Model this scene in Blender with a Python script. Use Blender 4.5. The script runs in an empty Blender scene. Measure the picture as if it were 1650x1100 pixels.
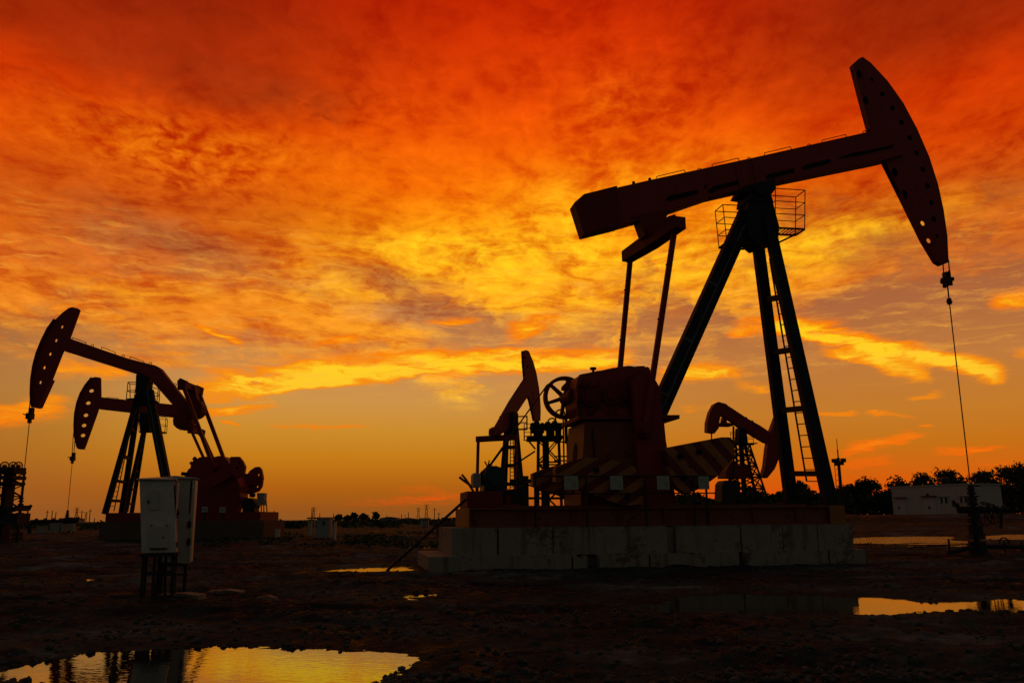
# Oil field at dusk: pumpjacks against a burning sky.
import bpy, math, random
import numpy as np
from mathutils import Vector, Matrix, geometry

scene = bpy.context.scene
COL = scene.collection
R = math.radians

# ------------------------------------------------------------------ camera
FPX, EYE, HORIZ, ROLL = 1380.0, 1.25, 834.5, 0.0085      # focal length in px of a 1650 px wide frame, eye height in m
TILT = math.atan((HORIZ - 550) / FPX)
_F = np.array([0, math.cos(TILT), math.sin(TILT)])
_R0 = np.array([1.0, 0, 0]); _U0 = np.cross(_R0, _F)
_R = _R0 * math.cos(ROLL) - _U0 * math.sin(ROLL)
_U = _U0 * math.cos(ROLL) + _R0 * math.sin(ROLL)
CAM = np.array([0.0, 0.0, EYE])
cd = bpy.data.cameras.new("camera"); cam = bpy.data.objects.new("camera", cd); COL.objects.link(cam)
cd.sensor_width = 36; cd.sensor_fit = 'HORIZONTAL'; cd.lens = 36 * FPX / 1650
cd.clip_start = 0.1; cd.clip_end = 20000
m = Matrix(((_R[0], _U[0], -_F[0], 0), (_R[1], _U[1], -_F[1], 0), (_R[2], _U[2], -_F[2], EYE), (0, 0, 0, 1)))
cam.matrix_world = m
scene.camera = cam
scene.view_settings.view_transform = 'Standard'
scene.view_settings.look = 'None'
scene.view_settings.exposure = 0
scene.view_settings.gamma = 1
scene.cycles.max_bounces = 5
scene.cycles.diffuse_bounces = 2
scene.cycles.caustics_reflective = False
scene.cycles.caustics_refractive = False

def ray(px, py):
    d = FPX * _F + (px - 825) * _R - (py - 550) * _U
    return d / np.linalg.norm(d)
def azel(px, py):
    d = ray(px, py)
    return math.atan2(d[0], d[1]), math.asin(d[2])

def lin(c):
    return tuple((v / 12.92 if v <= 0.04045 else ((v + 0.055) / 1.055) ** 2.4) for v in (x / 255 for x in c))

# ------------------------------------------------------------------ sky
world = bpy.data.worlds.new("World"); scene.world = world
world.use_nodes = True
world.cycles.sampling_method = 'MANUAL'; world.cycles.sample_map_resolution = 512
WT = world.node_tree; WT.nodes.clear()

class S:
    """a scalar socket with arithmetic"""
    def __init__(s, k): s.k = k
    def __add__(a, b): return mth('ADD', a, b)
    __radd__ = __add__
    def __sub__(a, b): return mth('SUBTRACT', a, b)
    def __rsub__(a, b): return mth('SUBTRACT', b, a)
    def __mul__(a, b): return mth('MULTIPLY', a, b)
    __rmul__ = __mul__
    def __truediv__(a, b): return mth('DIVIDE', a, b)
TREE = [WT]
def put(sock, v):
    if isinstance(v, S): TREE[0].links.new(v.k, sock)
    elif hasattr(v, 'node'): TREE[0].links.new(v, sock)
    else: sock.default_value = v
def mth(op, *a, clamp=False):
    n = TREE[0].nodes.new('ShaderNodeMath'); n.operation = op; n.use_clamp = clamp
    for i, v in enumerate(a): put(n.inputs[i], v)
    return S(n.outputs[0])
def sstep(v, lo, hi, t0=0.0, t1=1.0):
    n = TREE[0].nodes.new('ShaderNodeMapRange'); n.interpolation_type = 'SMOOTHSTEP'
    for i, q in enumerate((v, lo, hi, t0, t1)): put(n.inputs[i], q)
    return S(n.outputs[0])
def lstep(v, lo, hi, t0=0.0, t1=1.0):
    n = TREE[0].nodes.new('ShaderNodeMapRange')
    for i, q in enumerate((v, lo, hi, t0, t1)): put(n.inputs[i], q)
    return S(n.outputs[0])
def vec(x, y, z=0.0):
    n = TREE[0].nodes.new('ShaderNodeCombineXYZ')
    for i, v in enumerate((x, y, z)): put(n.inputs[i], v)
    return n.outputs[0]
def noise(v, scale, detail=5, rough=0.55, dist=0.0):
    n = TREE[0].nodes.new('ShaderNodeTexNoise'); n.noise_dimensions = '3D'
    put(n.inputs['Vector'], v)
    n.inputs['Scale'].default_value = scale; n.inputs['Detail'].default_value = detail
    n.inputs['Roughness'].default_value = rough; n.inputs['Distortion'].default_value = dist
    return S(n.outputs['Fac'])
def ramp(fac, stops):
    n = TREE[0].nodes.new('ShaderNodeValToRGB'); cr = n.color_ramp; cr.interpolation = 'EASE' if False else 'LINEAR'
    stops = sorted(stops, key=lambda s: s[0])
    while len(cr.elements) < len(stops): cr.elements.new(0.5)
    for e, (p, c) in zip(cr.elements, stops):
        e.position = p; e.color = (*c, 1)
    put(n.inputs[0], fac)
    return n.outputs[0]
def mixc(f, a, b, mode='MIX'):
    n = TREE[0].nodes.new('ShaderNodeMix'); n.data_type = 'RGBA'; n.blend_type = mode; n.clamp_factor = True
    put(n.inputs[0], f)
    for i, v in ((6, a), (7, b)):
        if isinstance(v, tuple): n.inputs[i].default_value = (*v, 1)
        else: put(n.inputs[i], v)
    return n.outputs[2]
def scale_c(c, f):
    n = TREE[0].nodes.new('ShaderNodeVectorMath'); n.operation = 'SCALE'
    put(n.inputs[0], c); put(n.inputs[3], f)
    return n.outputs[0]

tc = WT.nodes.new('ShaderNodeTexCoord')
sx = WT.nodes.new('ShaderNodeSeparateXYZ'); WT.links.new(tc.outputs['Generated'], sx.inputs[0])
dx, dy, dz = (S(o) for o in sx.outputs)
AZ = mth('ARCTAN2', dx, dy); EL = mth('ARCSINE', dz)
ELMAX = 0.62
def ev(py): return azel(825, py)[1]
ev01 = lambda py: max(0.0, min(1.0, ev(py) / ELMAX))
def rows(fac, l): return ramp(fac, [(ev01(py), lin(c)) for py, c in l])
def azs(px, py=500): return azel(px, py)[0]

# cloud sheets lie on a flat layer, seen in perspective
den = mth('MAXIMUM', dz, 0.0) + 0.13
Px = dx / den; Py = dy / den
P = vec(Px, Py, 0.0)
wn1 = noise(P, 1.1, 3, 0.5); wn2 = noise(vec(Px, Py, 7.3), 1.3, 3, 0.5)
fw1 = noise(P, 5.0, 4, 0.6); fw2 = noise(vec(Px, Py, 3.1), 5.0, 4, 0.6)
# warped angles: everything drawn in these gets wispy, drifting edges
A2 = AZ + (wn1 - 0.5) * 0.09 + (fw1 - 0.5) * 0.030
E2 = EL + (wn2 - 0.5) * 0.060 + (fw2 - 0.5) * 0.022
E3 = EL + (wn2 - 0.5) * 0.10
elf = E2 / ELMAX

# clear air behind the clouds
clear_c = rows(EL / ELMAX, [(836, (142, 84, 34)), (818, (152, 84, 26)), (785, (176, 96, 18)), (735, (198, 124, 24)), (690, (204, 140, 46)), (645, (206, 147, 72)),
                      (610, (202, 142, 78)), (540, (182, 120, 74)), (420, (160, 88, 44)), (250, (146, 60, 20)), (60, (130, 38, 10))])
clear_r = rows(EL / ELMAX, [(836, (190, 62, 14)), (812, (222, 78, 12)), (780, (214, 94, 12)), (730, (198, 112, 22)), (680, (196, 122, 40)),
                      (600, (190, 120, 60)), (520, (172, 102, 60)), (400, (156, 82, 40)), (250, (140, 56, 18)), (60, (125, 36, 10))])
right = sstep(AZ, azs(700), azs(1250))
clear = mixc(right, clear_c, clear_r)
leftdim = sstep(AZ, azs(420), azs(-60))
clear = mixc(leftdim * 0.55, clear, (0.30, 0.10, 0.022))

# sunlit underside of the cloud deck
deck_c = rows(elf, [(650, (252, 176, 28)), (560, (250, 160, 34)), (470, (252, 160, 26)), (380, (255, 148, 8)), (300, (248, 112, 4)), (220, (234, 84, 3)),
                     (140, (220, 64, 3)), (60, (204, 48, 2)), (-20, (188, 36, 2))])
deck_e = rows(elf, [(650, (232, 138, 24)), (560, (232, 126, 26)), (470, (222, 108, 24)), (380, (198, 80, 14)), (300, (212, 66, 3)), (220, (202, 52, 2)),
                     (140, (160, 40, 5)), (60, (144, 34, 6)), (-20, (150, 28, 4))])
cen = mth('ABSOLUTE', A2 - azs(880, 300)) 
edge = sstep(cen, 0.06, 0.46)
deck = mixc(edge, deck_c, deck_e)

def blob(px, py, rx, ry, rot=0.0, A=None, E=None):
    """soft patch at a direction in the sky; sizes in frame px"""
    a0, e0 = azel(px, py)
    A = A or A2; E = E or E2
    u = (A - a0) * math.cos(e0); v = E - e0
    c, s = math.cos(R(rot)), math.sin(R(rot))
    p = (u * c + v * s) * (FPX / rx); q = (v * c - u * s) * (FPX / ry)
    return mth('POWER', math.e, (p * p + q * q) * -1.0)
def streak(p0, p1, wu, wd, taper=0.25, A=None, E=None):
    """cloud band between two directions: soft above (wu), sharp below (wd)"""
    A = A or A2; E = E or E2
    a0, e0 = azel(*p0); a1, e1 = azel(*p1)
    k = math.cos((e0 + e1) / 2)
    L = math.hypot((a1 - a0) * k, e1 - e0)
    cx, cy = (a1 - a0) * k / L, (e1 - e0) / L
    u = (A - a0) * k; v = E - e0
    t = (u * cx + v * cy) / L; s = v * cx - u * cy
    up = mth('GREATER_THAN', s, 0.0)
    w = (up * (wu - wd) + wd) * (1 / FPX)
    q = s / w
    g = mth('POWER', math.e, q * q * -1.0)
    return g * sstep(t, -taper, taper) * sstep(t, 1 + taper, 1 - taper)
def total(l):
    r = l[0]
    for x in l[1:]: r = r + x
    return r

# how far up the deck's ragged edge lies, as it runs round the sky
eb_px = [(-300, 560), (150, 560), (420, 585), (620, 600), (830, 560), (1000, 560), (1120, 535), (1270, 485), (1420, 462), (1530, 440), (1700, 430), (2000, 430)]
amin, amax = azel(-300, 500)[0], azel(2000, 500)[0]
ebr = ramp(lstep(A2, amin, amax), [((azel(x, y)[0] - amin) / (amax - amin), (ev(y + (825 - x) * 0.0) / ELMAX,) * 3) for x, y in eb_px])
sb = WT.nodes.new('ShaderNodeSeparateColor'); WT.links.new(ebr, sb.inputs[0])
above = EL / ELMAX - S(sb.outputs[0])

# textures
fil = noise(vec(Px * 1.0 + (fw1 - 0.5) * 0.5, Py * 0.55, 1.7), 3.2, 8, 0.62, 0.4)      # drawn out away from the viewer
big = noise(vec(Px, Py, 4.2), 1.15, 5, 0.55, 0.6)
fine = noise(vec(Px, Py * 0.8, 9.1), 9.0, 7, 0.62, 0.8)
cells = noise(vec(Px + (fw1 - 0.5) * 0.1, Py * 0.75, 2.2), 30.0, 3, 0.55, 0.35)

cover = sstep(above * 4.0 + (fil - 0.5) * 1.7 + (big - 0.5) * 1.2, -0.20, 0.36)
# darker, thinner stretches of the deck (grey mauve)
thin = total([blob(60, 420, 150, 40) * 0.6, blob(270, 395, 150, 36, -8) * 0.72, blob(640, 505, 170, 34, 3) * 0.75, blob(100, 85, 250, 55, -8) * 0.8,
              blob(430, 140, 280, 45, -10) * 0.6, blob(40, 605, 160, 26) * 0.6, blob(760, 520, 110, 30) * 0.55, blob(1450, 428, 120, 12, 4) * 0.6,
              blob(130, 300, 60, 60) * 0.3, blob(980, 505, 150, 18) * 0.35, blob(640, 455, 120, 16) * 0.5, blob(60, 180, 200, 60) * 0.4, blob(1620, 60, 150, 100) * 0.4, blob(620, 60, 200, 60) * 0.35])
thin = mth('MINIMUM', thin, 1.0)
holes = sstep(thin * 0.75 + (0.5 - fil) * 1.4 + (0.5 - big) * 0.9, 0.22, 0.85)
A4 = AZ + (wn1 - 0.5) * 0.02 + (fw1 - 0.5) * 0.028; E4 = EL + (wn2 - 0.5) * 0.016 + (fw2 - 0.5) * 0.022
streaks = total([
    streak((335, 632), (560, 610), 26, 9, E=E4, A=A4) * 1.3, streak((520, 608), (860, 590), 24, 10, E=E4, A=A4) * 1.3, streak((820, 596), (1010, 584), 22, 10, E=E4, A=A4) * 1.1,
    streak((350, 612), (620, 592), 16, 12, E=E4, A=A4) * 0.5, streak((640, 578), (860, 570), 12, 9, E=E4, A=A4) * 0.7,
    streak((430, 653), (300, 664), 9, 6, E=E4, A=A4) * 0.8, streak((110, 645), (-30, 660), 22, 10, E=E4, A=A4) * 0.75, streak((210, 598), (80, 590), 16, 10, E=E4, A=A4) * 0.55,
    streak((355, 683), (382, 688), 4, 3, E=E4, A=A4) * 0.8, streak((430, 686), (580, 692), 3.5, 2.5, E=E4, A=A4) * 0.5,
    streak((325, 530), (380, 556), 6, 3.5, E=E4, A=A4) * 1.0, streak((500, 560), (570, 545), 8, 5, E=E4, A=A4) * 0.7, streak((690, 520), (770, 512), 8, 5, E=E4, A=A4) * 0.55,
    streak((820, 545), (900, 512), 22, 10, 0.3, E=E4, A=A4) * 0.8,
    streak((1250, 528), (1400, 557), 19, 9, E=E4, A=A4) * 1.45, streak((1385, 554), (1500, 578), 13, 8, 0.2, E=E4, A=A4) * 1.35, streak((1490, 576), (1612, 608), 12, 9, 0.14, E=E4, A=A4) * 1.35,
    streak((1330, 566), (1425, 580), 8, 6, 0.25, E=E4, A=A4) * 1.0, streak((1405, 582), (1490, 606), 16, 9, 0.2, E=E4, A=A4) * 1.15,
    streak((1170, 535), (1280, 526), 14, 9, E=E4, A=A4) * 0.75, streak((1060, 612), (1195, 604), 18, 8, E=E4, A=A4) * 1.0, streak((1180, 622), (1240, 628), 7, 4, E=E4, A=A4) * 0.45,
    streak((1600, 484), (1680, 474), 13, 9, E=E4, A=A4) * 0.8, streak((1630, 575), (1680, 572), 7, 5, E=E4, A=A4) * 0.8, streak((1315, 665), (1380, 664), 4, 3, E=E4, A=A4) * 0.6, streak((1400, 667), (1470, 669), 3, 2.5, E=E4, A=A4) * 0.45,
    streak((1360, 730), (1490, 706), 9, 5, E=E4, A=A4) * 0.8, streak((1360, 752), (1440, 742), 11, 7, E=E4, A=A4) * 0.5, streak((1510, 732), (1580, 726), 5, 4, E=E4, A=A4) * 0.5, streak((1570, 727), (1625, 722), 5, 3, E=E4, A=A4) * 0.7,
    streak((1465, 642), (1520, 636), 4, 3, E=E4, A=A4) * 0.45, streak((1485, 688), (1505, 684), 3, 3, E=E4, A=A4) * 0.45, streak((1570, 748), (1640, 746), 4, 3, E=E4, A=A4) * 0.4,
    streak((560, 812), (800, 800), 9, 7, E=E4, A=A4) * 0.34, streak((640, 788), (720, 792), 6, 4, E=E4, A=A4) * 0.22, streak((1100, 660), (1160, 650), 6, 5, E=E4, A=A4) * 0.35, streak((525, 742), (560, 744), 4, 3, E=E4, A=A4) * 0.2,
])
stex = noise(vec(A4 * 6.0, E4 * 34.0, 0.7), 2.6, 8, 0.62, 0.8)
streaks = streaks * lstep(stex, 0.30, 0.66, 0.12, 1.12)
streaks = mth('MINIMUM', streaks, 1.0)

# fine light and dark in the sheet
mack = total([blob(290, 235, 230, 50, 3) * 1.0, blob(300, 300, 110, 45) * 0.9, blob(1010, 120, 170, 130) * 0.8, blob(620, 160, 120, 60) * 0.7, blob(1550, 260, 150, 120) * 0.5])
fil2 = noise(vec(Px * 1.0 + (fil - 0.5) * 0.25, Py * 0.45, 6.6), 9.5, 7, 0.62, 0.3)
tex = (fil - 0.5) * (0.8 - 0.3 * edge) + (fil2 - 0.5) * 0.9 + (fine - 0.5) * 0.8 + (cells - 0.5) * (mack * 0.95 + 0.2) + (big - 0.5) * 0.5
# brightest cores: the deck is lit from beyond the horizon
glow = total([blob(930, 320, 200, 50, 10, E=E3) * 0.5, blob(690, 412, 130, 34, 4) * 0.95, blob(860, 400, 160, 40, 4) * 0.55, blob(1010, 430, 210, 70, 2) * 0.5, blob(1000, 170, 60, 50) * 0.10,
              blob(1360, 385, 150, 30, 6) * 0.45, blob(560, 470, 110, 22) * 0.4, blob(860, 500, 120, 40) * 0.35, blob(240, 470, 120, 20) * 0.25,
              blob(1240, 400, 150, 55) * 0.3, blob(300, 250, 220, 55, 3) * 0.14, blob(60, 515, 150, 24) * 0.3])
yellow = lin((255, 190, 24))
deck = mixc(mth('MINIMUM', glow * lstep(tex, -0.22, 0.22, 0.25, 1.25), 1.0), deck, yellow)
mauve = rows(elf, [(640, (192, 132, 74)), (540, (182, 120, 76)), (430, (170, 100, 52)), (300, (150, 64, 20)), (150, (136, 42, 12)), (0, (128, 34, 14))])
deck = mixc(holes * 0.85, deck, mauve)
def tone(c, f):
    """thicker cloud is not only darker but redder"""
    n = TREE[0].nodes.new('ShaderNodeVectorMath'); n.operation = 'MULTIPLY'
    put(n.inputs[0], c); put(n.inputs[1], vec(mth('POWER', f, 0.62), mth('POWER', mth('MINIMUM', f, 1.0), 1.75) * mth('POWER', mth('MAXIMUM', f, 1.0), 0.95), mth('POWER', f, 1.5)))
    return n.outputs[0]
lowW = sstep(EL, ev(230), ev(430))
tn = noise(vec(A2 * 2.6, E2 * 15.0, 2.9), 3.6, 9, 0.64, 1.1)
tex = tex + (tn - 0.5) * (lowW * 1.3)
deck = tone(deck, mth('MAXIMUM', 1.0 + tex * 1.25, 0.3))
sky = mixc(cover, clear, deck)
s_el = rows(EL / ELMAX, [(836, (250, 76, 8)), (790, (255, 96, 8)), (745, (255, 124, 14)), (700, (255, 158, 28)), (640, (254, 196, 44)), (590, (255, 206, 36)), (545, (255, 204, 24)), (500, (255, 186, 30)), (430, (255, 165, 36))])
s_fr = rows(EL / ELMAX, [(836, (236, 66, 8)), (745, (240, 106, 12)), (640, (244, 142, 18)), (560, (248, 124, 8)), (430, (240, 124, 20))])
sky = mixc(sstep(streaks, 0.02, 0.42), sky, s_fr)
sky = mixc(sstep(streaks, 0.30, 1.05), sky, s_el)
# bright fine threads of cloud low down
thr = sstep(noise(vec(A2 * 3.0, E2 * 20.0, 5.5), 3.4, 9, 0.68, 0.4), 0.52, 0.78)
low = sstep(EL, ev(640), ev(560)) * sstep(EL, ev(380), ev(480))
thr2 = sstep(noise(vec(A4 * 3.4, E4 * 30.0, 8.5), 4.4, 9, 0.68, 0.35), 0.50, 0.74)
sky = mixc(thr * low * 0.7, sky, lin((255, 174, 62)))
sky = mixc(thr2 * (sstep(EL, ev(660), ev(580)) * sstep(EL, ev(330), ev(430))) * 0.45, sky, lin((255, 176, 58)))
# light falls off round the sky and overhead: the east is deep dusk
off = sstep(mth('ABSOLUTE', AZ), 0.64, 1.25)
up = sstep(EL, 0.60, 0.90)
dusk = ramp(lstep(EL, -0.1, 1.5), [(0, (0.050, 0.046, 0.038)), (0.3, (0.062, 0.061, 0.054)), (1, (0.055, 0.052, 0.048))])
sky = mixc(mth('MAXIMUM', off, up), sky, dusk)
below = sstep(EL, 0.0, -0.02)
sky = mixc(below, sky, (0.012, 0.008, 0.005))
bg = WT.nodes.new('ShaderNodeBackground'); put(bg.inputs[0], sky); bg.inputs[1].default_value = 1.0
wo = WT.nodes.new('ShaderNodeOutputWorld'); WT.links.new(bg.outputs[0], wo.inputs[0])

# the sun itself is down behind the cloud bank: no direct sun, all the light comes from the burning sky above

# ================================================================== helpers
def tag(o, label=None, cat=None, group=None, kind=None):
    if label: o['label'] = label
    if cat: o['category'] = cat
    if group: o['group'] = group
    if kind: o['kind'] = kind
    return o
BASE = {}
def thing(name, label, cat, loc, group=None):
    o = bpy.data.objects.new(name, None); COL.objects.link(o)
    o.location = loc; o.empty_display_size = 0.3
    BASE[o] = np.array(loc, float)
    return tag(o, label, cat, group)
def V3(p): return np.array(p, float)

class MB:
    """collects shapes (in world coordinates) for ONE mesh object"""
    def __init__(s): s.v = []; s.f = []; s.n = 0; s.cut = []
    def sep(s):
        """what follows is another piece: its own object, same name"""
        s.cut.append(s.n); return s
    def add(s, verts, faces):
        s.v.extend([tuple(map(float, p)) for p in verts]); s.f.extend([tuple(i + s.n for i in f) for f in faces]); s.n += len(verts)
        return s
    def box(s, c, sx, sy, sz, ux=None):
        """box centred at c; ux = horizontal unit vector of its x side"""
        c = V3(c); ux = V3((1, 0, 0)) if ux is None else V3(ux); uy = V3((-ux[1], ux[0], 0)); uz = V3((0, 0, 1))
        vs = [c + ux * sx / 2 * a + uy * sy / 2 * b + uz * sz / 2 * d for d in (-1, 1) for a, b in ((-1, -1), (1, -1), (1, 1), (-1, 1))]
        return s.add(vs, [(3, 2, 1, 0), (4, 5, 6, 7), (0, 1, 5, 4), (1, 2, 6, 5), (2, 3, 7, 6), (3, 0, 4, 7)])
    def bar(s, p0, p1, a, b, side=(0, 0, 1), a1=None, b1=None):
        """rectangular bar from p0 to p1, a thick along side, b across"""
        p0, p1 = V3(p0), V3(p1); d = p1 - p0; d /= np.linalg.norm(d) + 1e-12
        sd = V3(side); sd = sd - d * (sd @ d)
        if np.linalg.norm(sd) < 1e-5: sd = V3((1, 0, 0)); sd = sd - d * (sd @ d)
        sd /= np.linalg.norm(sd); t = np.cross(d, sd)
        a1 = a if a1 is None else a1; b1 = b if b1 is None else b1
        vs = [p + sd * aa / 2 * i + t * bb / 2 * j for p, aa, bb in ((p0, a, b), (p1, a1, b1)) for i, j in ((-1, -1), (1, -1), (1, 1), (-1, 1))]
        return s.add(vs, [(3, 2, 1, 0), (4, 5, 6, 7), (0, 1, 5, 4), (1, 2, 6, 5), (2, 3, 7, 6), (3, 0, 4, 7)])
    def tube(s, p0, p1, r, n=8, r1=None):
        p0, p1 = V3(p0), V3(p1); d = p1 - p0; L = np.linalg.norm(d)
        if L < 1e-9: return s
        d /= L; h = V3((0, 0, 1)) if abs(d[2]) < 0.9 else V3((1, 0, 0))
        x = np.cross(d, h); x /= np.linalg.norm(x); y = np.cross(d, x); r1 = r if r1 is None else r1
        vs = []
        for p, q in ((p0, r), (p1, r1)):
            vs += [p + (x * math.cos(6.28319 * i / n) + y * math.sin(6.28319 * i / n)) * q for i in range(n)]
        fs = [(i, n + i, n + (i + 1) % n, (i + 1) % n) for i in range(n)] + [tuple(range(n)), tuple(range(2 * n - 1, n - 1, -1))]
        return s.add(vs, fs)
    def path(s, pts, r, n=6):
        for a, b in zip(pts[:-1], pts[1:]): s.tube(a, b, r, n)
        return s
    def ring(s, c, ax, R_, r, n=20, m=6, a0=0.0, a1=6.28319, x=None):
        c = V3(c); ax = V3(ax); ax /= np.linalg.norm(ax)
        h = V3((0, 0, 1)) if abs(ax[2]) < 0.9 else V3((1, 0, 0))
        if x is not None: y = np.cross(ax, V3(x)); x = np.cross(y, ax)
        else: x = np.cross(h, ax); x /= np.linalg.norm(x); y = np.cross(ax, x)
        x = x / np.linalg.norm(x); y = y / np.linalg.norm(y)
        pts = [c + (x * math.cos(a0 + (a1 - a0) * i / n) + y * math.sin(a0 + (a1 - a0) * i / n)) * R_ for i in range(n + 1)]
        return s.path(pts, r, m)
    def prism(s, pl, poly, w0, w1, holes=()):
        """profile (u, v) of a plane, w0..w1 thick, with holes"""
        loops = [list(poly)] + [list(h) for h in holes]
        flat = [p for l in loops for p in l]
        tri = geometry.tessellate_polygon([[Vector((p[0], p[1], 0)) for p in l] for l in loops])
        N = len(flat)
        vs = [pl.pt(p[0], p[1], w0) for p in flat] + [pl.pt(p[0], p[1], w1) for p in flat]
        fs = [tuple(t) for t in tri] + [tuple(i + N for i in reversed(t)) for t in tri]
        k = 0
        for l in loops:
            n = len(l)
            fs += [(k + i, k + (i + 1) % n, N + k + (i + 1) % n, N + k + i) for i in range(n)]
            k += n
        return s.add(vs, fs)
    def disc(s, pl, u, v, r, w0, w1, n=24, rv=None):
        return s.prism(pl, ell(u, v, r, rv, n), w0, w1)
    def ball(s, c, r, n=12, sc=(1, 1, 1)):
        c = V3(c); vs = []; fs = []
        m_ = n // 2
        for j in range(m_ + 1):
            t = math.pi * j / m_
            for i in range(n):
                a = 6.28319 * i / n
                vs.append(c + V3((math.sin(t) * math.cos(a) * sc[0], math.sin(t) * math.sin(a) * sc[1], math.cos(t) * sc[2])) * r)
        for j in range(m_):
            for i in range(n): fs.append((j * n + i, (j + 1) * n + i, (j + 1) * n + (i + 1) % n, j * n + (i + 1) % n))
        return s.add(vs, fs)
    def build(s, name, mat, parent=None, label=None, smooth=False, bevel=0.0):
        if s.cut:
            ed = sorted(set([0] + s.cut + [s.n])); r_ = None
            for a, b in zip(ed[:-1], ed[1:]):
                k = MB(); k.v = s.v[a:b]; k.n = b - a; k.f = [tuple(i - a for i in f) for f in s.f if a <= f[0] < b]
                r_ = k.build(name, mat, parent, label, smooth, bevel)
            return r_
        off = BASE.get(parent, np.zeros(3)) if parent is not None else np.zeros(3)
        me = bpy.data.meshes.new(name)
        me.from_pydata([(a - off[0], b - off[1], c - off[2]) for a, b, c in s.v], [], s.f)
        import bmesh
        bm = bmesh.new(); bm.from_mesh(me)
        bmesh.ops.recalc_face_normals(bm, faces=bm.faces); bm.to_mesh(me); bm.free()
        if smooth:
            for p in me.polygons: p.use_smooth = True
        me.materials.append(mat); me.update()
        o = bpy.data.objects.new(name, me); COL.objects.link(o)
        if parent is not None: o.parent = parent; BASE[o] = off
        if label: o['label'] = label
        if bevel:
            b = o.modifiers.new('bevel', 'BEVEL'); b.width = bevel; b.segments = 2; b.limit_method = 'ANGLE'; b.angle_limit = R(40)
        return o
    def top(s, name, mat, label, cat, group=None, kind=None, loc=None, **k):
        """a top-level thing that is one mesh, with its origin at its base"""
        a = np.array(s.v)
        if loc is None: loc = ((a[:, 0].min() + a[:, 0].max()) / 2, (a[:, 1].min() + a[:, 1].max()) / 2, a[:, 2].min())
        s.v = [(x - loc[0], y - loc[1], z - loc[2]) for x, y, z in s.v]
        o = s.build(name, mat, **k); o.location = loc
        return tag(o, label, cat, group, kind)

def ell(u, v, r, rv=None, n=24):
    rv = rv or r
    return [(u + r * math.cos(6.28319 * i / n), v + rv * math.sin(6.28319 * i / n)) for i in range(n)]
class Pl:
    """upright plane of a machine: u along its axis, v up, w towards the viewer's side"""
    def __init__(s, o, yaw):
        s.o = V3(o); a = R(yaw); s.u = V3((math.cos(a), math.sin(a), 0)); s.w = V3((math.sin(a), -math.cos(a), 0))
    def q(s, px, py, w=0.0):
        d = ray(px, py); k = ((s.o + s.w * w - CAM) @ s.w) / (d @ s.w); P_ = CAM + d * k
        return ((P_ - s.o) @ s.u, P_[2] - s.o[2])
    def qs(s, l, w=0.0): return [s.q(x, y, w) for x, y in l]
    def pt(s, u, v, w=0.0): return s.o + s.u * u + s.w * w + V3((0, 0, v))
    def P(s, px, py, w=0.0): return s.pt(*s.q(px, py, w), w)
def crop(l, sc, ox, oy): return [(x / sc + ox, y / sc + oy) for x, y in l]
def on_ground(px, py, z=0.0):
    d = ray(px, py); return CAM + d * ((z - EYE) / d[2])
def at_depth(px, py, Y):
    d = ray(px, py); return CAM + d * (Y / d[1])

# ------------------------------------------------------------------ materials
def mat(name, col, rough=0.6, metal=0.0, var=0.35, scale=3.0, bump=0.0, bscale=30.0, col2=None, spots=0.0):
    mt = bpy.data.materials.new(name); mt.use_nodes = True
    nt = mt.node_tree; TREE[0] = nt
    b = nt.nodes['Principled BSDF']
    t = nt.nodes.new('ShaderNodeTexCoord').outputs['Object']
    n1 = noise(t, scale, 6, 0.65); n2 = noise(t, scale * 7, 4, 0.6)
    k = 1.0 + (n1 - 0.5) * (2 * var) + (n2 - 0.5) * var
    c = scale_c(mixc(0.0, col, col), k)
    if col2: c = mixc(sstep(n1 + (n2 - 0.5) * 0.5, 0.52, 0.66), c, col2)
    put(b.inputs['Base Color'], c)
    put(b.inputs['Roughness'], mth('MINIMUM', mth('MAXIMUM', rough + (n2 - 0.5) * 0.3, 0.05), 1.0))
    b.inputs['Metallic'].default_value = metal
    b.inputs['Specular IOR Level'].default_value = 0.3
    if bump:
        bn = nt.nodes.new('ShaderNodeBump'); bn.inputs['Strength'].default_value = bump; bn.inputs['Distance'].default_value = 0.02
        put(bn.inputs['Height'], noise(t, bscale, 4, 0.6)); nt.links.new(bn.outputs[0], b.inputs['Normal'])
    return mt
def stripe_mat(name, pl, ang, period, c1, c2, off=0.0):
    mt = mat(name, c1, 0.6); nt = mt.node_tree; TREE[0] = nt
    b = nt.nodes['Principled BSDF']; t = nt.nodes.new('ShaderNodeTexCoord').outputs['Object']
    sp = nt.nodes.new('ShaderNodeSeparateXYZ'); nt.links.new(t, sp.inputs[0]); x, y, z = (S(o) for o in sp.outputs)
    u = x * float(pl.u[0]) + y * float(pl.u[1])
    s_ = (u * math.sin(R(ang)) - z * math.cos(R(ang))) / period + off
    f = mth('FRACT', s_); n2 = noise(t, 14, 4, 0.6); n1 = noise(t, 2.5, 4, 0.6)
    g = sstep(f + (n2 - 0.5) * 0.05, 0.49, 0.51)
    c = scale_c(mixc(g, c1, c2), 1.0 + (n1 - 0.5) * 0.7 + (n2 - 0.5) * 0.4)
    put(b.inputs['Base Color'], c)
    return mt
RED = mat('red_paint', (0.25, 0.014, 0.011), 0.6, var=0.45, col2=(0.17, 0.025, 0.014))
REDD = mat('dull_red_paint', (0.17, 0.014, 0.010), 0.7, var=0.35)
ORANGE = mat('orange_paint', (0.20, 0.050, 0.012), 0.65, var=0.35, col2=(0.11, 0.03, 0.012))
OCHRE = mat('ochre_paint_and_lit_end', (0.30, 0.11, 0.016), 0.65, var=0.35)
NAVY = mat('navy_steel', (0.010, 0.014, 0.020), 0.75, var=0.3)
NAVYL = mat('pale_grey_edge', (0.10, 0.11, 0.11), 0.6)
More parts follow.
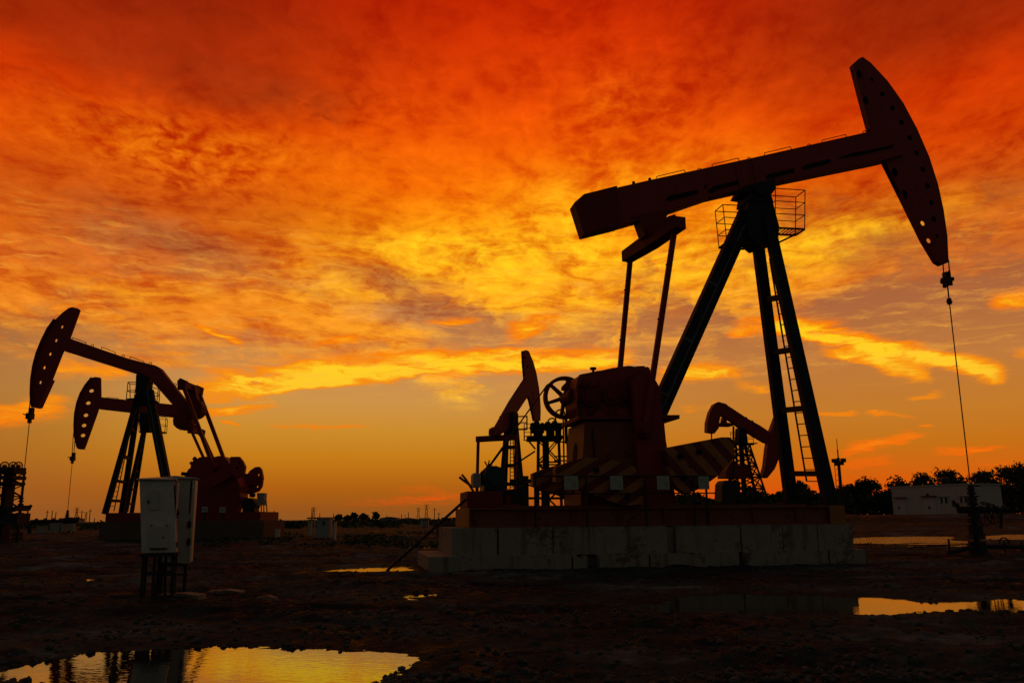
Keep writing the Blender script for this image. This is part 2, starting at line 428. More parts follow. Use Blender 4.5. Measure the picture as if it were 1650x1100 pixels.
STEEL = mat('dark_steel', (0.022, 0.018, 0.016), 0.7, 0.0, var=0.3)
WIRE = mat('wire_rope', (0.03, 0.022, 0.02), 0.6, 0.3)
TEAL = mat('teal_paint', (0.020, 0.045, 0.045), 0.6)
GREY = mat('grey_paint', (0.24, 0.24, 0.21), 0.6, var=0.2)
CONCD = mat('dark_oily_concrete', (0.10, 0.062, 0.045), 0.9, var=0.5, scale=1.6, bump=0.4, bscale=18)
WHITE = mat('white_cabinet_paint', (0.46, 0.42, 0.33), 0.5, var=0.25, scale=2, col2=(0.52, 0.5, 0.42))
WHITED = mat('white_cabinet_door_paint', (0.40, 0.37, 0.30), 0.5, var=0.12, scale=2)
SIGN = mat('sign_board', (0.33, 0.35, 0.28), 0.6, var=0.2, scale=6)
INK = mat('sign_ink', (0.16, 0.06, 0.05), 0.7)
BLACK = mat('black_recess', (0.004, 0.004, 0.004), 0.9)
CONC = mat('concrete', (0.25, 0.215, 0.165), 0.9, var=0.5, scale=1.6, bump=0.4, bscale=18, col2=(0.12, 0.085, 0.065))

def conc_streaks(mt):
    """rust and water runs down the face of the concrete"""
    nt = mt.node_tree; TREE[0] = nt
    b = nt.nodes['Principled BSDF']; t = nt.nodes.new('ShaderNodeTexCoord').outputs['Object']
    old = b.inputs['Base Color'].links[0].from_socket
    mp = nt.nodes.new('ShaderNodeMapping'); mp.inputs['Scale'].default_value = (4.5, 4.5, 0.28); nt.links.new(t, mp.inputs[0])
    n_ = noise(mp.outputs[0], 1.0, 5, 0.6)
    c = mixc(sstep(n_, 0.50, 0.72) * 0.7, old, (0.07, 0.026, 0.016))
    put(b.inputs['Base Color'], c)
conc_streaks(CONC)

# ================================================================== ground
rng = np.random.default_rng(5)
_perm = rng.random((256, 256))
def vnoise(x, y):
    xi = np.floor(x).astype(int); yi = np.floor(y).astype(int); fx = x - xi; fy = y - yi
    fx = fx * fx * (3 - 2 * fx); fy = fy * fy * (3 - 2 * fy)
    g = lambda a, b: _perm[a & 255, b & 255]
    return (g(xi, yi) * (1 - fx) + g(xi + 1, yi) * fx) * (1 - fy) + (g(xi, yi + 1) * (1 - fx) + g(xi + 1, yi + 1) * fx) * fy - 0.5
def fbm(x, y, o=4, s=1.0):
    r = 0; a = 1.0
    for i in range(o):
        r = r + a * vnoise(x * s + 17.3 * i, y * s + 9.1 * i); a *= 0.5; s *= 2.03
    return r
def sst(x, a, b):
    t = np.clip((x - a) / (b - a), 0, 1); return t * t * (3 - 2 * t)
def base_h(x, y):
    x = np.asarray(x, float); y = np.asarray(y, float)
    h = 0.006 * np.clip(y - 14, 0, 70)
    h = h + 0.11 * np.exp(-((x - 15.5) / 5) ** 2 - ((y - 27) / 2.5) ** 2)
    h = h + 0.06 * np.exp(-((x + 5.4) / 1.6) ** 2 - ((y - 13.6) / 1.2) ** 2)
    h = h + 0.55 * sst(y, 66, 70.5) * sst(x, 18, 26) * (1 - sst(x, 70, 90))           # bank under the cabin
    h = h + 0.30 * sst(y, 60, 66) * sst(x, 12, 20)
    return h
PUD = {   # outlines as seen in the photograph, laid out on the ground
 'a': [(-60, 1090), (0, 1074), (60, 1063), (130, 1051), (250, 1043), (350, 1039), (500, 1043), (600, 1050), (660, 1058), (692, 1066), (665, 1078), (640, 1090), (622, 1110), (560, 1150), (300, 1180), (80, 1125), (10, 1098), (-60, 1100)],
 'b': [(1040, 976), (1090, 962), (1200, 953), (1385, 960), (1450, 963), (1480, 968), (1560, 968), (1600, 962), (1680, 966), (1700, 992), (1640, 988), (1560, 983), (1480, 986), (1390, 992), (1250, 991), (1150, 985), (1085, 985)],
 'c': [(516, 919), (560, 915), (620, 912), (672, 911), (672, 920), (600, 922), (545, 922)],
 'd': [(640, 962), (660, 957), (700, 956), (722, 960), (700, 960), (665, 962), (690, 966), (655, 966)],
 'h': [(203, 1018), (212, 1014), (236, 1014), (236, 1020), (215, 1020)],
 'i': [(366, 1014), (400, 1013), (417, 1017), (380, 1018)],
 'k': [(632, 883), (650, 880), (708, 880), (708, 884), (660, 885)],
 'j': [(126, 934), (145, 932), (162, 934), (145, 936)],
}
PUDF = {
 'e': [(1360, 868), (1400, 865), (1480, 864), (1568, 864), (1568, 874), (1520, 876), (1440, 877), (1370, 876)],
 'f': [(1452, 880), (1500, 877), (1560, 877), (1560, 882), (1500, 884), (1460, 883)],
 'g': [(1578, 864), (1620, 861), (1700, 860), (1700, 868), (1640, 870), (1585, 870)],
}
pools = []
for d_, z_ in ((PUD, None), (PUDF, None)):
    for key, l in d_.items():
        z = 0.0
        for _ in range(6):
            pts = np.array([on_ground(x, y, z)[:2] for x, y in l]); c_ = pts.mean(0); z = float(base_h(*c_)) - 0.035
        pools.append((key, pts, z))
def poly_sd(pts, x, y):
    d = np.full(x.shape, 1e9); ins = np.zeros(x.shape, bool); n = len(pts)
    for i in range(n):
        (x0, y0), (x1, y1) = pts[i], pts[(i + 1) % n]
        ex, ey = x1 - x0, y1 - y0; L = ex * ex + ey * ey + 1e-12
        t = np.clip(((x - x0) * ex + (y - y0) * ey) / L, 0, 1)
        d = np.minimum(d, (x - x0 - t * ex) ** 2 + (y - y0 - t * ey) ** 2)
        c = (y0 > y) != (y1 > y)
        with np.errstate(divide='ignore', invalid='ignore'):
            ins ^= c & (x < (x1 - x0) * (y - y0) / (y1 - y0 + 1e-30) + x0)
    d = np.sqrt(d); return np.where(ins, -d, d)
def ground_h(x, y):
    x = np.asarray(x, float); y = np.asarray(y, float)
    h = base_h(x, y)
    near = 1 - sst(y, 40, 90)
    rutl = np.abs(vnoise(x * 0.13 + 3, y * 0.8 + (x * 0.12)))
    h = h + 0.11 * fbm(x, y * 1.6, 4, 0.30) + near * (0.05 * fbm(x + 40, y * 1.5, 4, 1.5) - 0.06 * np.exp(-(rutl / 0.05) ** 2) + 0.03 * np.exp(-((rutl - .12) / 0.05) ** 2))
    g = fbm(x + 9, y + 4, 3, 9.0)
    lump = np.clip(fbm(x - 3, y + 11, 2, 5.0) - 0.12, 0, 1)
    h = h + near * (0.020 * g + 0.07 * lump)
    far = sst(y, 90, 200)
    h = h + far * 0.5 * fbm(x, y, 3, 0.02)
    for key, pts, z in pools:
        lo, hi = pts.min(0) - 2.5, pts.max(0) + 2.5
        mk = (x > lo[0]) & (x < hi[0]) & (y > lo[1]) & (y < hi[1])
        if not mk.any(): continue
        X, Y = x[mk], y[mk]
        size = min(np.ptp(pts[:, 0]), np.ptp(pts[:, 1]))
        s_ = poly_sd(pts, X, Y) + min(0.35, size * 0.22) * fbm(X, Y, 3, 1.7)
        tgt = z + np.clip(s_ * 0.10, -0.12, 0.06) + 0.014 * fbm(X + 5, Y, 3, 8.0) + 0.06 * np.clip(fbm(X - 3, Y + 11, 2, 5.0) - 0.14, 0, 1)
        wgt = 1 - sst(s_, 0.05, min(1.6, 0.35 + size))
        hh = h[mk]
        # keep the ground round a pool above its water
        hh = np.where(s_ > 0, np.maximum(hh, z + np.clip(s_ * 0.08, 0, 0.03) - 0.3 * sst(s_, 0.8, 2.0)), hh)
        h[mk] = hh * (1 - wgt) + tgt * wgt
    return h
ys = list(np.arange(-30, 4, 1.5)); y_ = 4.0
while y_ < 9000:
    ys.append(y_); y_ += max(0.028, (y_ - 2) * 0.0046) if y_ < 60 else (y_ * 0.02)
ys = np.array(ys); NC = 760
tt = np.linspace(-1, 1, NC); tt = tt * (0.55 + 0.45 * tt * tt)
W_ = np.where(ys < 10, 13.0, 13.0 + (ys - 10) * 1.15)
GX = W_[:, None] * tt[None, :]; GY = np.repeat(ys[:, None], NC, 1)
GZ = ground_h(GX.copy(), GY.copy())
nr = len(ys)
me = bpy.data.meshes.new('ground')
vs = np.stack([GX, GY, GZ], -1).reshape(-1, 3).astype(np.float32)
ii = (np.arange(nr - 1)[:, None] * NC + np.arange(NC - 1)[None, :]).reshape(-1)
qd = np.stack([ii, ii + 1, ii + NC + 1, ii + NC], -1).astype(np.int32)
me.vertices.add(len(vs)); me.vertices.foreach_set('co', vs.reshape(-1))
me.loops.add(qd.size); me.loops.foreach_set('vertex_index', qd.reshape(-1))
me.polygons.add(len(qd)); me.polygons.foreach_set('loop_start', np.arange(0, qd.size, 4, dtype=np.int32))
me.polygons.foreach_set('use_smooth', np.ones(len(qd), bool))
me.update(calc_edges=True); me.validate()
GROUND = bpy.data.materials.new('muddy_ground'); GROUND.use_nodes = True; TREE[0] = GROUND.node_tree
_b = GROUND.node_tree.nodes['Principled BSDF']; _t = GROUND.node_tree.nodes.new('ShaderNodeTexCoord').outputs['Object']
_a = noise(_t, 0.35, 6, 0.6); _c = noise(_t, 2.3, 6, 0.65); _d = noise(_t, 22, 5, 0.7)
_col = ramp(_a * 0.68 + _c * 0.32, [(0.30, (0.005, 0.007, 0.007)), (0.46, (0.012, 0.017, 0.017)), (0.54, (0.036, 0.046, 0.044)), (0.64, (0.115, 0.135, 0.125))])
_col = scale_c(_col, 0.45 + _d * 1.1)
put(_b.inputs['Base Color'], _col)
put(_b.inputs['Roughness'], lstep(_c * 0.6 + _a * 0.4 + (_d - 0.5) * 0.3, 0.36, 0.54, 0.50, 1.0)); _b.inputs['Specular IOR Level'].default_value = 0.05
_bn = GROUND.node_tree.nodes.new('ShaderNodeBump'); _bn.inputs['Strength'].default_value = 0.8; _bn.inputs['Distance'].default_value = 0.03
put(_bn.inputs['Height'], _d + noise(_t, 60, 3, 0.6) * 0.5); GROUND.node_tree.links.new(_bn.outputs[0], _b.inputs['Normal'])
me.materials.append(GROUND)
go = bpy.data.objects.new('ground', me); COL.objects.link(go); tag(go, kind='structure')

WATER = bpy.data.materials.new('puddle_water'); WATER.use_nodes = True; TREE[0] = WATER.node_tree
_b = WATER.node_tree.nodes['Principled BSDF']; _t = WATER.node_tree.nodes.new('ShaderNodeTexCoord').outputs['Object']
_b.inputs['Base Color'].default_value = (0.010, 0.010, 0.007, 1); _b.inputs['Roughness'].default_value = 0.02; _b.inputs['IOR'].default_value = 2.3
_bn = WATER.node_tree.nodes.new('ShaderNodeBump'); _bn.inputs['Strength'].default_value = 0.22; _bn.inputs['Distance'].default_value = 0.004
_mp = WATER.node_tree.nodes.new('ShaderNodeMapping'); _mp.inputs['Scale'].default_value = (1.0, 1.7, 1); WATER.node_tree.links.new(_t, _mp.inputs[0])
put(_bn.inputs['Height'], noise(_mp.outputs[0], 9, 2, 0.45)); WATER.node_tree.links.new(_bn.outputs[0], _b.inputs['Normal'])
WATER2 = WATER.copy(); WATER2.name = 'ruffled_water'
for n_ in WATER2.node_tree.nodes:
    if n_.bl_idname == 'ShaderNodeBump': n_.inputs['Strength'].default_value = 1.0; n_.inputs['Distance'].default_value = 0.03
for key, pts, z in pools:
    c_ = pts.mean(0)
    d_ = pts - c_; L_ = np.linalg.norm(d_, axis=1, keepdims=True)
    out = c_ + d_ * (1 + 0.45 / np.maximum(L_, 0.6))
    mb = MB(); mb.add([(p[0], p[1], z) for p in out], [tuple(range(len(out)))])
    tri = geometry.tessellate_polygon([[Vector((p[0], p[1], 0)) for p in out]])
    mb.f = [tuple(t) for t in tri]
    o = mb.build('puddle_water', WATER2 if key in 'efg' else WATER); tag(o, kind='structure')
def gz(x, y): return float(ground_h(np.array([float(x)]), np.array([float(y)]))[0])

# loose stones
STONE = mat('gravel_stone', (0.05, 0.053, 0.048), 0.85, var=0.5, scale=8)
ph = (1 + 5 ** 0.5) / 2
ico = np.array([(-1, ph, 0), (1, ph, 0), (-1, -ph, 0), (1, -ph, 0), (0, -1, ph), (0, 1, ph), (0, -1, -ph), (0, 1, -ph), (ph, 0, -1), (ph, 0, 1), (-ph, 0, -1), (-ph, 0, 1)]) / 1.9
icf = [(0, 11, 5), (0, 5, 1), (0, 1, 7), (0, 7, 10), (0, 10, 11), (1, 5, 9), (5, 11, 4), (11, 10, 2), (10, 7, 6), (7, 1, 8), (3, 9, 4), (3, 4, 2), (3, 2, 6), (3, 6, 8), (3, 8, 9), (4, 9, 5), (2, 4, 11), (6, 2, 10), (8, 6, 7), (9, 8, 1)]
NS = 36000
sy = 7.0 + 34 * rng.random(NS) ** 2.2; sxx = (rng.random(NS) - 0.5) * 2 * (sy * 0.66 + 1.5)
clump = fbm(sxx, sy, 3, 0.8) + 0.35 * rng.standard_normal(NS)
keep = clump > 0.0; sxx, sy = sxx[keep], sy[keep]
sz_ = ground_h(sxx.copy(), sy.copy()); ok = np.ones(len(sxx), bool)
for key, pts, z in pools:
    ok &= ~((poly_sd(pts, sxx, sy) < -0.12) & (rng.random(len(sxx)) > 0.012))
sxx, sy, sz_ = sxx[ok], sy[ok], sz_[ok]
r_ = 0.007 + 0.036 * rng.random(len(sxx)) ** 5
vv = ico[None] * (r_[:, None, None] * (0.6 + 0.8 * rng.random((len(sxx), 12, 1)))) * np.array([1.15, 1.0, 0.75]) + np.stack([sxx, sy, sz_ + r_ * 0.3], -1)[:, None, :]
ff = np.array(icf)[None] + (np.arange(len(sxx)) * 12)[:, None, None]
me = bpy.data.meshes.new('gravel'); me.from_pydata(vv.reshape(-1, 3).tolist(), [], ff.reshape(-1, 3).tolist()); me.materials.append(STONE)
o = bpy.data.objects.new('gravel', me); COL.objects.link(o)
tag(o, 'small dark stones strewn over the wet mud', kind='stuff')

# ================================================================== the big pumpjack
PJ = 'pumpjacks on the oil field'
_A = on_ground(691, 925, 0.0); _yaw = 10.0
_w = V3((math.sin(R(_yaw)), -math.cos(R(_yaw)), 0))
M = Pl(_A - _w * 2.0, _yaw)                      # z = 0 ground; front of the footing at w = 2
def ub(px, py, w, pl=None): return (pl or M).q(px, py, w)[0]

# concrete foundation
FD = thing('concrete_foundation', 'long stepped concrete foundation stained with rust under the largest pumpjack', 'foundation', M.pt(5, 0, 0))
rj = random.Random(3)
ZL, ZU = 0.40, 1.035
lows = [(691, 921), (924, 947), (967, 1046), (1049, 1191), (1207, 1336), (1339, 1399)]
for i, (a, b) in enumerate(lows):
    u0, u1 = ub(a, 912, 2.0), ub(b, 908, 2.0); zt = ZL + rj.uniform(-.012, .012)
    pr = [(u0, -0.4), (u1, -0.4), (u1, zt - (.06 if i in (1, 5) else 0)), (u1 - .05, zt), (u0 + .05, zt), (u0, zt - (.05 if i in (2, 4) else .01))]
    if i in (1, 3, 4):        # broken upper edges
        pr = pr[:3] + [(u1 - .1, zt), ((u0 + u1) / 2 + .12, zt), ((u0 + u1) / 2 + .02, zt - .13), ((u0 + u1) / 2 - .1, zt - .02), (u0 + .05, zt), (u0, zt - .05)]
    MB().prism(M, pr, -1.9, 2.0 + rj.uniform(-.02, .02)).build('footing_block', CONC, FD)
u0, u1 = ub(728, 870, 1.7), ub(1375, 865, 1.7)
MB().prism(M, [(u0 + .25, -.3), (u1 - .25, -.3), (u1 - .25, 1.0), (u0 + .25, 1.0)], -1.5, 1.52).build('core', CONC, FD)
ups = [(728, 801), (803.5, 890), (892, 1075), (1090, 1193), (1195.5, 1261), (1262.5, 1317), (1319, 1375)]
for a, b in ups:
    u0, u1 = ub(a, 870, 1.7), ub(b, 868, 1.7)
    MB().prism(M, [(u0, ZL - .02), (u1, ZL - .02), (u1, ZU - rj.uniform(0, .008)), (u0, ZU - rj.uniform(0, .008))], -1.7, 1.7 + rj.uniform(-.012, .006)).build('foundation_block', CONC, FD)

PUMP = thing('pumpjack', 'largest pumpjack, horse head raised high at right, striped counterweights, standing on the rust stained concrete', 'pumpjack', M.pt(9.8, ZU, 0), PJ)
SK0, SK1, SKT = ub(757, 835, 1.45), ub(1362, 828, 1.45), 1.50
mb = MB()
for w in (-1.45, 1.17):
    mb.prism(M, [(SK0, ZU), (SK1, ZU), (SK1, ZU + .05), (SK1 - .01, ZU + .05), (SK1 - .01, SKT - .05), (SK1, SKT - .05), (SK1, SKT), (SK0, SKT), (SK0, ZU)], w + .09, w + .19)
    for z in (ZU + .02, SKT - .02): mb.prism(M, [(SK0, z - .02), (SK1, z - .02), (SK1, z + .02), (SK0, z + .02)], w, w + .28)
for k in range(9):
    u = SK0 + .15 + (SK1 - SK0 - .3) * k / 8
    mb.prism(M, [(u - .12, ZU + .045), (u + .12, ZU + .045), (u + .12, SKT - .045), (u - .12, SKT - .045)], -1.17, 1.17)
    mb.bar(M.pt(u, ZU + .05, 1.40), M.pt(u, SKT - .05, 1.40), .02, .1, M.u)
mb.build('skid', ORANGE, PUMP)
mb = MB(); mb.prism(M, [(SK0 - .03, ZU + .003), (SK0 - .003, ZU + .003), (SK0 - .003, SKT + .003), (SK0 - .03, SKT + .003)], -1.46, 1.46); mb.build('lit_end_face', OCHRE, PUMP)  # left end of the skid: sky light on it put into the lighter colour
u0, u1 = ub(1337, 828, 1.47), ub(1361, 828, 1.47)
MB().prism(M, [(u0, ZU + .004), (u1, ZU + .004), (u1, SKT + .01), (u0, SKT + .01)], 1.455, 1.5).build('end_box', OCHRE, PUMP)
# deck plates on the skid
MB().prism(M, [(SK0 + 1.0, SKT + .002), (ub(1300, 812, 1.3), SKT + .002), (ub(1300, 812, 1.3), SKT + .05), (SK0 + 1.0, SKT + .05)], -1.2, 1.3).build('deck', ORANGE, PUMP)

# pedestal under the gearbox
ped = M.qs([(942, 679), (939, 740), (935, 818), (1086, 816), (1074, 719), (1070, 678)], 0.9)
pd_ = MB().prism(M, ped, -.9, .9).build('pedestal', ORANGE, PUMP)
mb = MB()
for py in (700, 716, 733, 738):
    pass
a = M.q(942, 679, .9); b = M.q(935, 818, .9)
for t0, t1 in ((.22, .46), (.62, .84)):
    mb.sep()
    u = lambda t: a[0] + (b[0] - a[0]) * t - .012
    v = lambda t: a[1] + (b[1] - a[1]) * t
    pts = [(math.cos(6.28 * i / 16), math.sin(6.28 * i / 16)) for i in range(16)]
    tm, th = (t0 + t1) / 2, (t1 - t0) / 2
    ring_ = [M.pt(u(tm + th * s_), v(tm + th * s_), .05 + c * .22) for c, s_ in pts]
    mb.add(ring_ + [p + M.u * .008 for p in ring_], [tuple(range(16)), tuple(range(31, 15, -1))] + [(i, (i + 1) % 16, 16 + (i + 1) % 16, 16 + i) for i in range(16)])
mb.build('lightening_hole', BLACK, pd_)
mb = MB()
for px, py in ((942, 679), (1070, 678)):
    pass
mb.prism(M, M.qs([(918, 682), (918, 676), (1074, 675), (1074, 681)], 0), -1.0, 1.0); mb.build('top_flange', REDD, PUMP)

mb = MB(); mb.path([M.P(955, 690, .95), M.P(958, 740, .96), M.P(985, 752, .97), M.P(1010, 812, .98)], .02, 8); mb.build('cable', STEEL, pd_)
for px, py in ((1012, 728), (982, 735)): MB().disc(M, *M.q(px, py, .91), .10, .902, .93, 14).build('access_cover', REDD, pd_)
# gearbox
gbp = M.qs([(927, 609), (938, 607), (952, 604), (961, 603), (984, 598), (1001, 596), (1015, 598), (1019, 601), (1030, 597), (1034, 600), (1037, 613), (1044, 620), (1051, 633), (1054, 676), (932, 681), (921, 660), (918, 630), (921, 614)], 0)
GB = MB().prism(M, gbp, -.72, .72).build('gearbox', RED, PUMP, bevel=.04)
mb = MB()
gv = M.q(985, 640, .7)
for px, py, r, d in ((1028, 622, .36, .20), (985, 636, .27, .12), (950, 640, .24, .14), (938, 618, .10, .2)):
    mb.sep(); u, v = M.q(px, py, .72); mb.disc(M, u, v, r, .70, .72 + d); mb.disc(M, u, v, r * .6, .72 + d, .78 + d)
    for k in range(8): mb.disc(M, u + r * .82 * math.cos(k * .785), v + r * .82 * math.sin(k * .785), .025, .72 + d, .75 + d, 6)
mb.build('bearing_cover', REDD, GB)
mb = MB()
mb.prism(M, M.qs([(922, 646), (1053, 644), (1053, 649), (921, 651)], 0), -.78, .78)
for k in range(11):
    u, v = M.q(928 + k * 12, 648, .75); mb.disc(M, u, v, .03, .74, .82, 6)
mb.build('split_flange', REDD, GB)
mb = MB()
for px, py, r, d in ((1036, 660, .30, .16), (1000, 668, .16, .22), (962, 668, .13, .12), (1046, 640, .20, .30)):
    u, v = M.q(px, py, .72); mb.sep(); mb.disc(M, u, v, r, .70, .72 + d, 20); mb.disc(M, u, v, r * .7, .72 + d, .75 + d, 20)
mb.build('housing_boss', RED, GB)
mb = MB()
for k in range(7):
    a_, b_ = M.q(930 + k * 17, 676, .74), M.q(932 + k * 16.5, 612, .74); mb.sep(); mb.bar(M.pt(a_[0], a_[1], .74), M.pt(b_[0], b_[1] - .05 * (k % 2), .74), .05, .04, M.w)
mb.build('cooling_rib', REDD, GB)
for l, r in (([(936, 676), (934, 650), (942, 628), (960, 622)], .022), ([(1000, 676), (1004, 655), (1012, 640)], .018), ([(948, 690), (946, 668), (972, 656)], .016)):
    MB().path([M.P(x, y, .84) for x, y in l], r, 8).build('oil_pipe', STEEL, GB)
MB().prism(M, M.qs([(1016, 600), (1019, 592.5), (1034, 592), (1037, 600), (1040, 616), (1018, 612)], .3), .05, .6).build('inspection_cover', RED, GB, bevel=.03)
MB().prism(M, M.qs([(960, 606), (965, 599), (986, 594.5), (992, 600)], .1), -.35, .4).build('top_cover', RED, GB, bevel=.03)
c = M.P(956, 603, 0.2); mb = MB(); mb.tube(c, c + V3((0, 0, .13)), .035); mb.tube(c + V3((0, 0, .13)), c + V3((0, 0, .19)), .09, 10); mb.build('breather_cap', STEEL, GB)
mb = MB()
for px, py in ((936, 607), (983, 599), (1030, 597)):
    mb.sep(); c = M.P(px, py, 0.3); mb.ring(c, M.w, .06, .014, 10)
mb.build('lifting_eye', STEEL, GB)

# flywheel pulley on the far side, with the drive belts down to the motor
fu, fv = M.q(910, 640.5, -.85)
FW = MB()
Rw = .60
FW.prism(M, ell(fu, fv, Rw, n=40), -.98, -.76, [ell(fu, fv, Rw * .845, n=40)])
FW.disc(M, fu, fv, .13, -1.02, -.55)
for k in range(6):
    a_ = R(18 + 60 * k); p0 = M.pt(fu + .1 * math.cos(a_), fv + .1 * math.sin(a_), -.87); p1 = M.pt(fu + Rw * .88 * math.cos(a_), fv + Rw * .88 * math.sin(a_), -.87)
    FW.bar(p0, p1, .10, .11, M.w, .09, .085)
FW.build('flywheel', REDD, PUMP)
hs = MB(); a_ = M.q(915, 641, -.4); hs.disc(M, a_[0] + .04, a_[1], .20, -.74, .30); hs.prism(M, M.qs([(906, 622), (912, 616), (918, 614), (918, 636), (908, 634), (911, 629), (905, 628)], -.3), -.4, -.2)
hs.build('brake_drum', REDD, PUMP)
mu, mv = M.q(797, 772, -.35); 
mb = MB()
for w in (-.95, -.87, -.79):
    mb.sep(); mb.tube(M.pt(fu - Rw * .80, fv + Rw * .62, w), M.P(783, 757, w), .018, 6)
mb.build('drive_belt', STEEL, PUMP)
# motor, its base and the brake levers
mb = MB(); u0, v0 = M.q(753, 791, .8); u1, _ = M.q(838, 791, .8)
mb.prism(M, [(u0, SKT + .002), (u1, SKT + .002), (u1, SKT + .1), (u0 + .9, SKT + .1), (u0 + .9, v0), (u0, v0)], -.8, .8)
mb.prism(M, [(u0 + 1.0, SKT + .1), (u0 + 1.15, SKT + .1), (u0 + 1.15, v0 - .1), (u0 + 1.0, v0 - .1)], -.6, .6)
mb.build('motor_base', REDD, PUMP)
MO = MB(); c = M.q(794, 771, .1)
MO.disc(M, c[0], c[1], .295, -.65, .55, 28); MO.disc(M, c[0], c[1], .315, -.5, -.42, 28); MO.disc(M, c[0], c[1], .315, .36, .42, 28); MO.disc(M, c[0], c[1], .20, .55, .66, 20)
for k in range(18):
    a_ = R(20 * k); MO.bar(M.pt(c[0] + .31 * math.cos(a_), c[1] + .31 * math.sin(a_), -.4), M.pt(c[0] + .31 * math.cos(a_), c[1] + .31 * math.sin(a_), .36), .035, .015, M.pt(c[0] + math.cos(a_), c[1] + math.sin(a_), 0) - M.pt(c[0], c[1], 0))
MO.prism(M, [(c[0] - .28, v0 + .002), (c[0] + .28, v0 + .002), (c[0] + .2, c[1]), (c[0] - .2, c[1])], -.5, .4)
mo_ = MO.build('motor', TEAL, PUMP)
mb = MB(); a_, b_ = M.q(761, 785, .3), M.q(773, 762, .3); mb.prism(M, [(a_[0], a_[1]), (b_[0], a_[1]), (b_[0], b_[1] - .03), (a_[0] + .03, b_[1]), (a_[0], b_[1] - .06)], .0, .5); mb.build('terminal_box', GREY, mo_)
mb = MB(); mb.path([M.P(776, 764, .3), M.P(783, 757, .2), M.P(787, 752, .1)], .05, 8); mb.ball(M.P(778, 770, .2), .14); mb.build('cable_gland', STEEL, mo_)
mb = MB()
mb.path([M.P(763, 792, .5), M.P(756, 780, .5), M.P(746, 773, .5), M.P(740, 768, .5)], .035, 6)
mb.path([M.P(757, 781, .5), M.P(750, 771, .5), M.P(744, 764, .5)], .03, 6); mb.sep()
mb.path([M.P(786, 752, .0), M.P(781, 743, .0)], .02, 6); mb.path([M.P(786, 752, .0), M.P(788.5, 741, .0)], .02, 6); mb.ring(M.P(790, 750, 0), M.w, .05, .012, 12)
mb.build('brake_lever', REDD, PUMP)
mb = MB()
for px, r in ((815, .16), (826, .2)):
    u, v = M.q(px, 800, .3); mb.disc(M, u, v, r, -.3, .5, 20); mb.prism(M, [(u - .1, SKT + .1), (u + .1, SKT + .1), (u + .06, v), (u - .06, v)], .1, .3)
mb.path([M.P(838, 800, .5), M.P(838, 786, .5), M.P(856, 774, .5)], .03); mb.build('jackshaft', STEEL, PUMP)

# cranks and striped counterweights, one pair each side
ST1 = stripe_mat('warning_stripes_falling', M, 30, .38, (0.13, 0.010, 0.009), (0.30, 0.105, 0.016), .1)
ST2 = stripe_mat('warning_stripes_rising', M, -48 + 180, .42, (0.13, 0.010, 0.009), (0.30, 0.105, 0.016), .3)
crank = M.qs([(1018, 612), (1030, 604), (1045, 606), (1056, 620), (1086, 798), (1086, 836), (1036, 840), (1030, 800)], 1.15)
wl = M.qs([(893, 753), (915, 744), (942, 737), (985, 741), (1018, 752), (1034, 772), (1033, 812), (1002, 815), (935, 790), (893, 776)], 1.45)
wr = M.qs([(1068, 722), (1110, 714), (1158, 705), (1171, 705), (1178, 711), (1180, 736), (1151, 768), (1124, 787), (1103, 796), (1088, 786), (1078, 770)], 1.45)
pin = M.q(1037, 693, 1.3)
for s in (1, -1):
    def W(a, b): return (a, b) if s > 0 else (-b, -a)
    cr = MB().prism(M, crank, *W(1.0, 1.24)).build('crank', RED, PUMP)
    mb = MB(); mb.disc(M, pin[0], pin[1], .19, *W(1.24, 1.50)); mb.disc(M, pin[0], pin[1], .11, *W(1.50, 1.58)); mb.build('crank_pin', REDD, cr)
    for pr, mt in ((wl, ST1), (wr, ST2)):
        cx = sum(p[0] for p in pr) / len(pr); cy = sum(p[1] for p in pr) / len(pr)
        hl = [ell(*M.q(*h, 1.45), .035, n=10) for h in (((910, 775),) if pr is wl else ((1108, 752), (1147, 740)))]
        cw = MB().prism(M, pr, *W(1.26, 1.62), hl).build('counterweight', mt, PUMP)
        mb = MB()
        for h in ((1000, 770), (960, 757), (1010, 800)) if pr is wl else ((1095, 735), (1125, 728), (1100, 770)):
            mb.sep(); u, v = M.q(*h, 1.6); mb.disc(M, u, v, .07, *W(1.615, 1.70), 8)
        mb.build('bolt', BLACK, cw)

# walking beam
beam = M.qs([(925, 333), (938, 319), (988, 305.5), (1040, 293.5), (1220, 254.5), (1400, 214), (1440, 206), (1452, 252), (1420, 261), (1229, 300), (1140, 320.5), (1067, 345.5), (994, 366.5), (940, 379)], 0.1)
BM = MB(); BM.prism(M, beam, -.22, .22)
for t in (M.qs([(919, 331), (936, 317), (991, 302), (993, 307), (936, 322), (921, 336)], 0.12), ): pass
BM.build('walking_beam', RED, PUMP, bevel=.015)
WB = [o for o in PUMP.children if o.name.startswith('walking_beam')][0]
mb = MB(); mb.prism(M, M.qs([(922, 331), (938, 317), (991, 303.5), (996, 366.5), (938, 381)], .05), -.27, .27); mb.build('tail_weight', REDD, WB, bevel=.015)
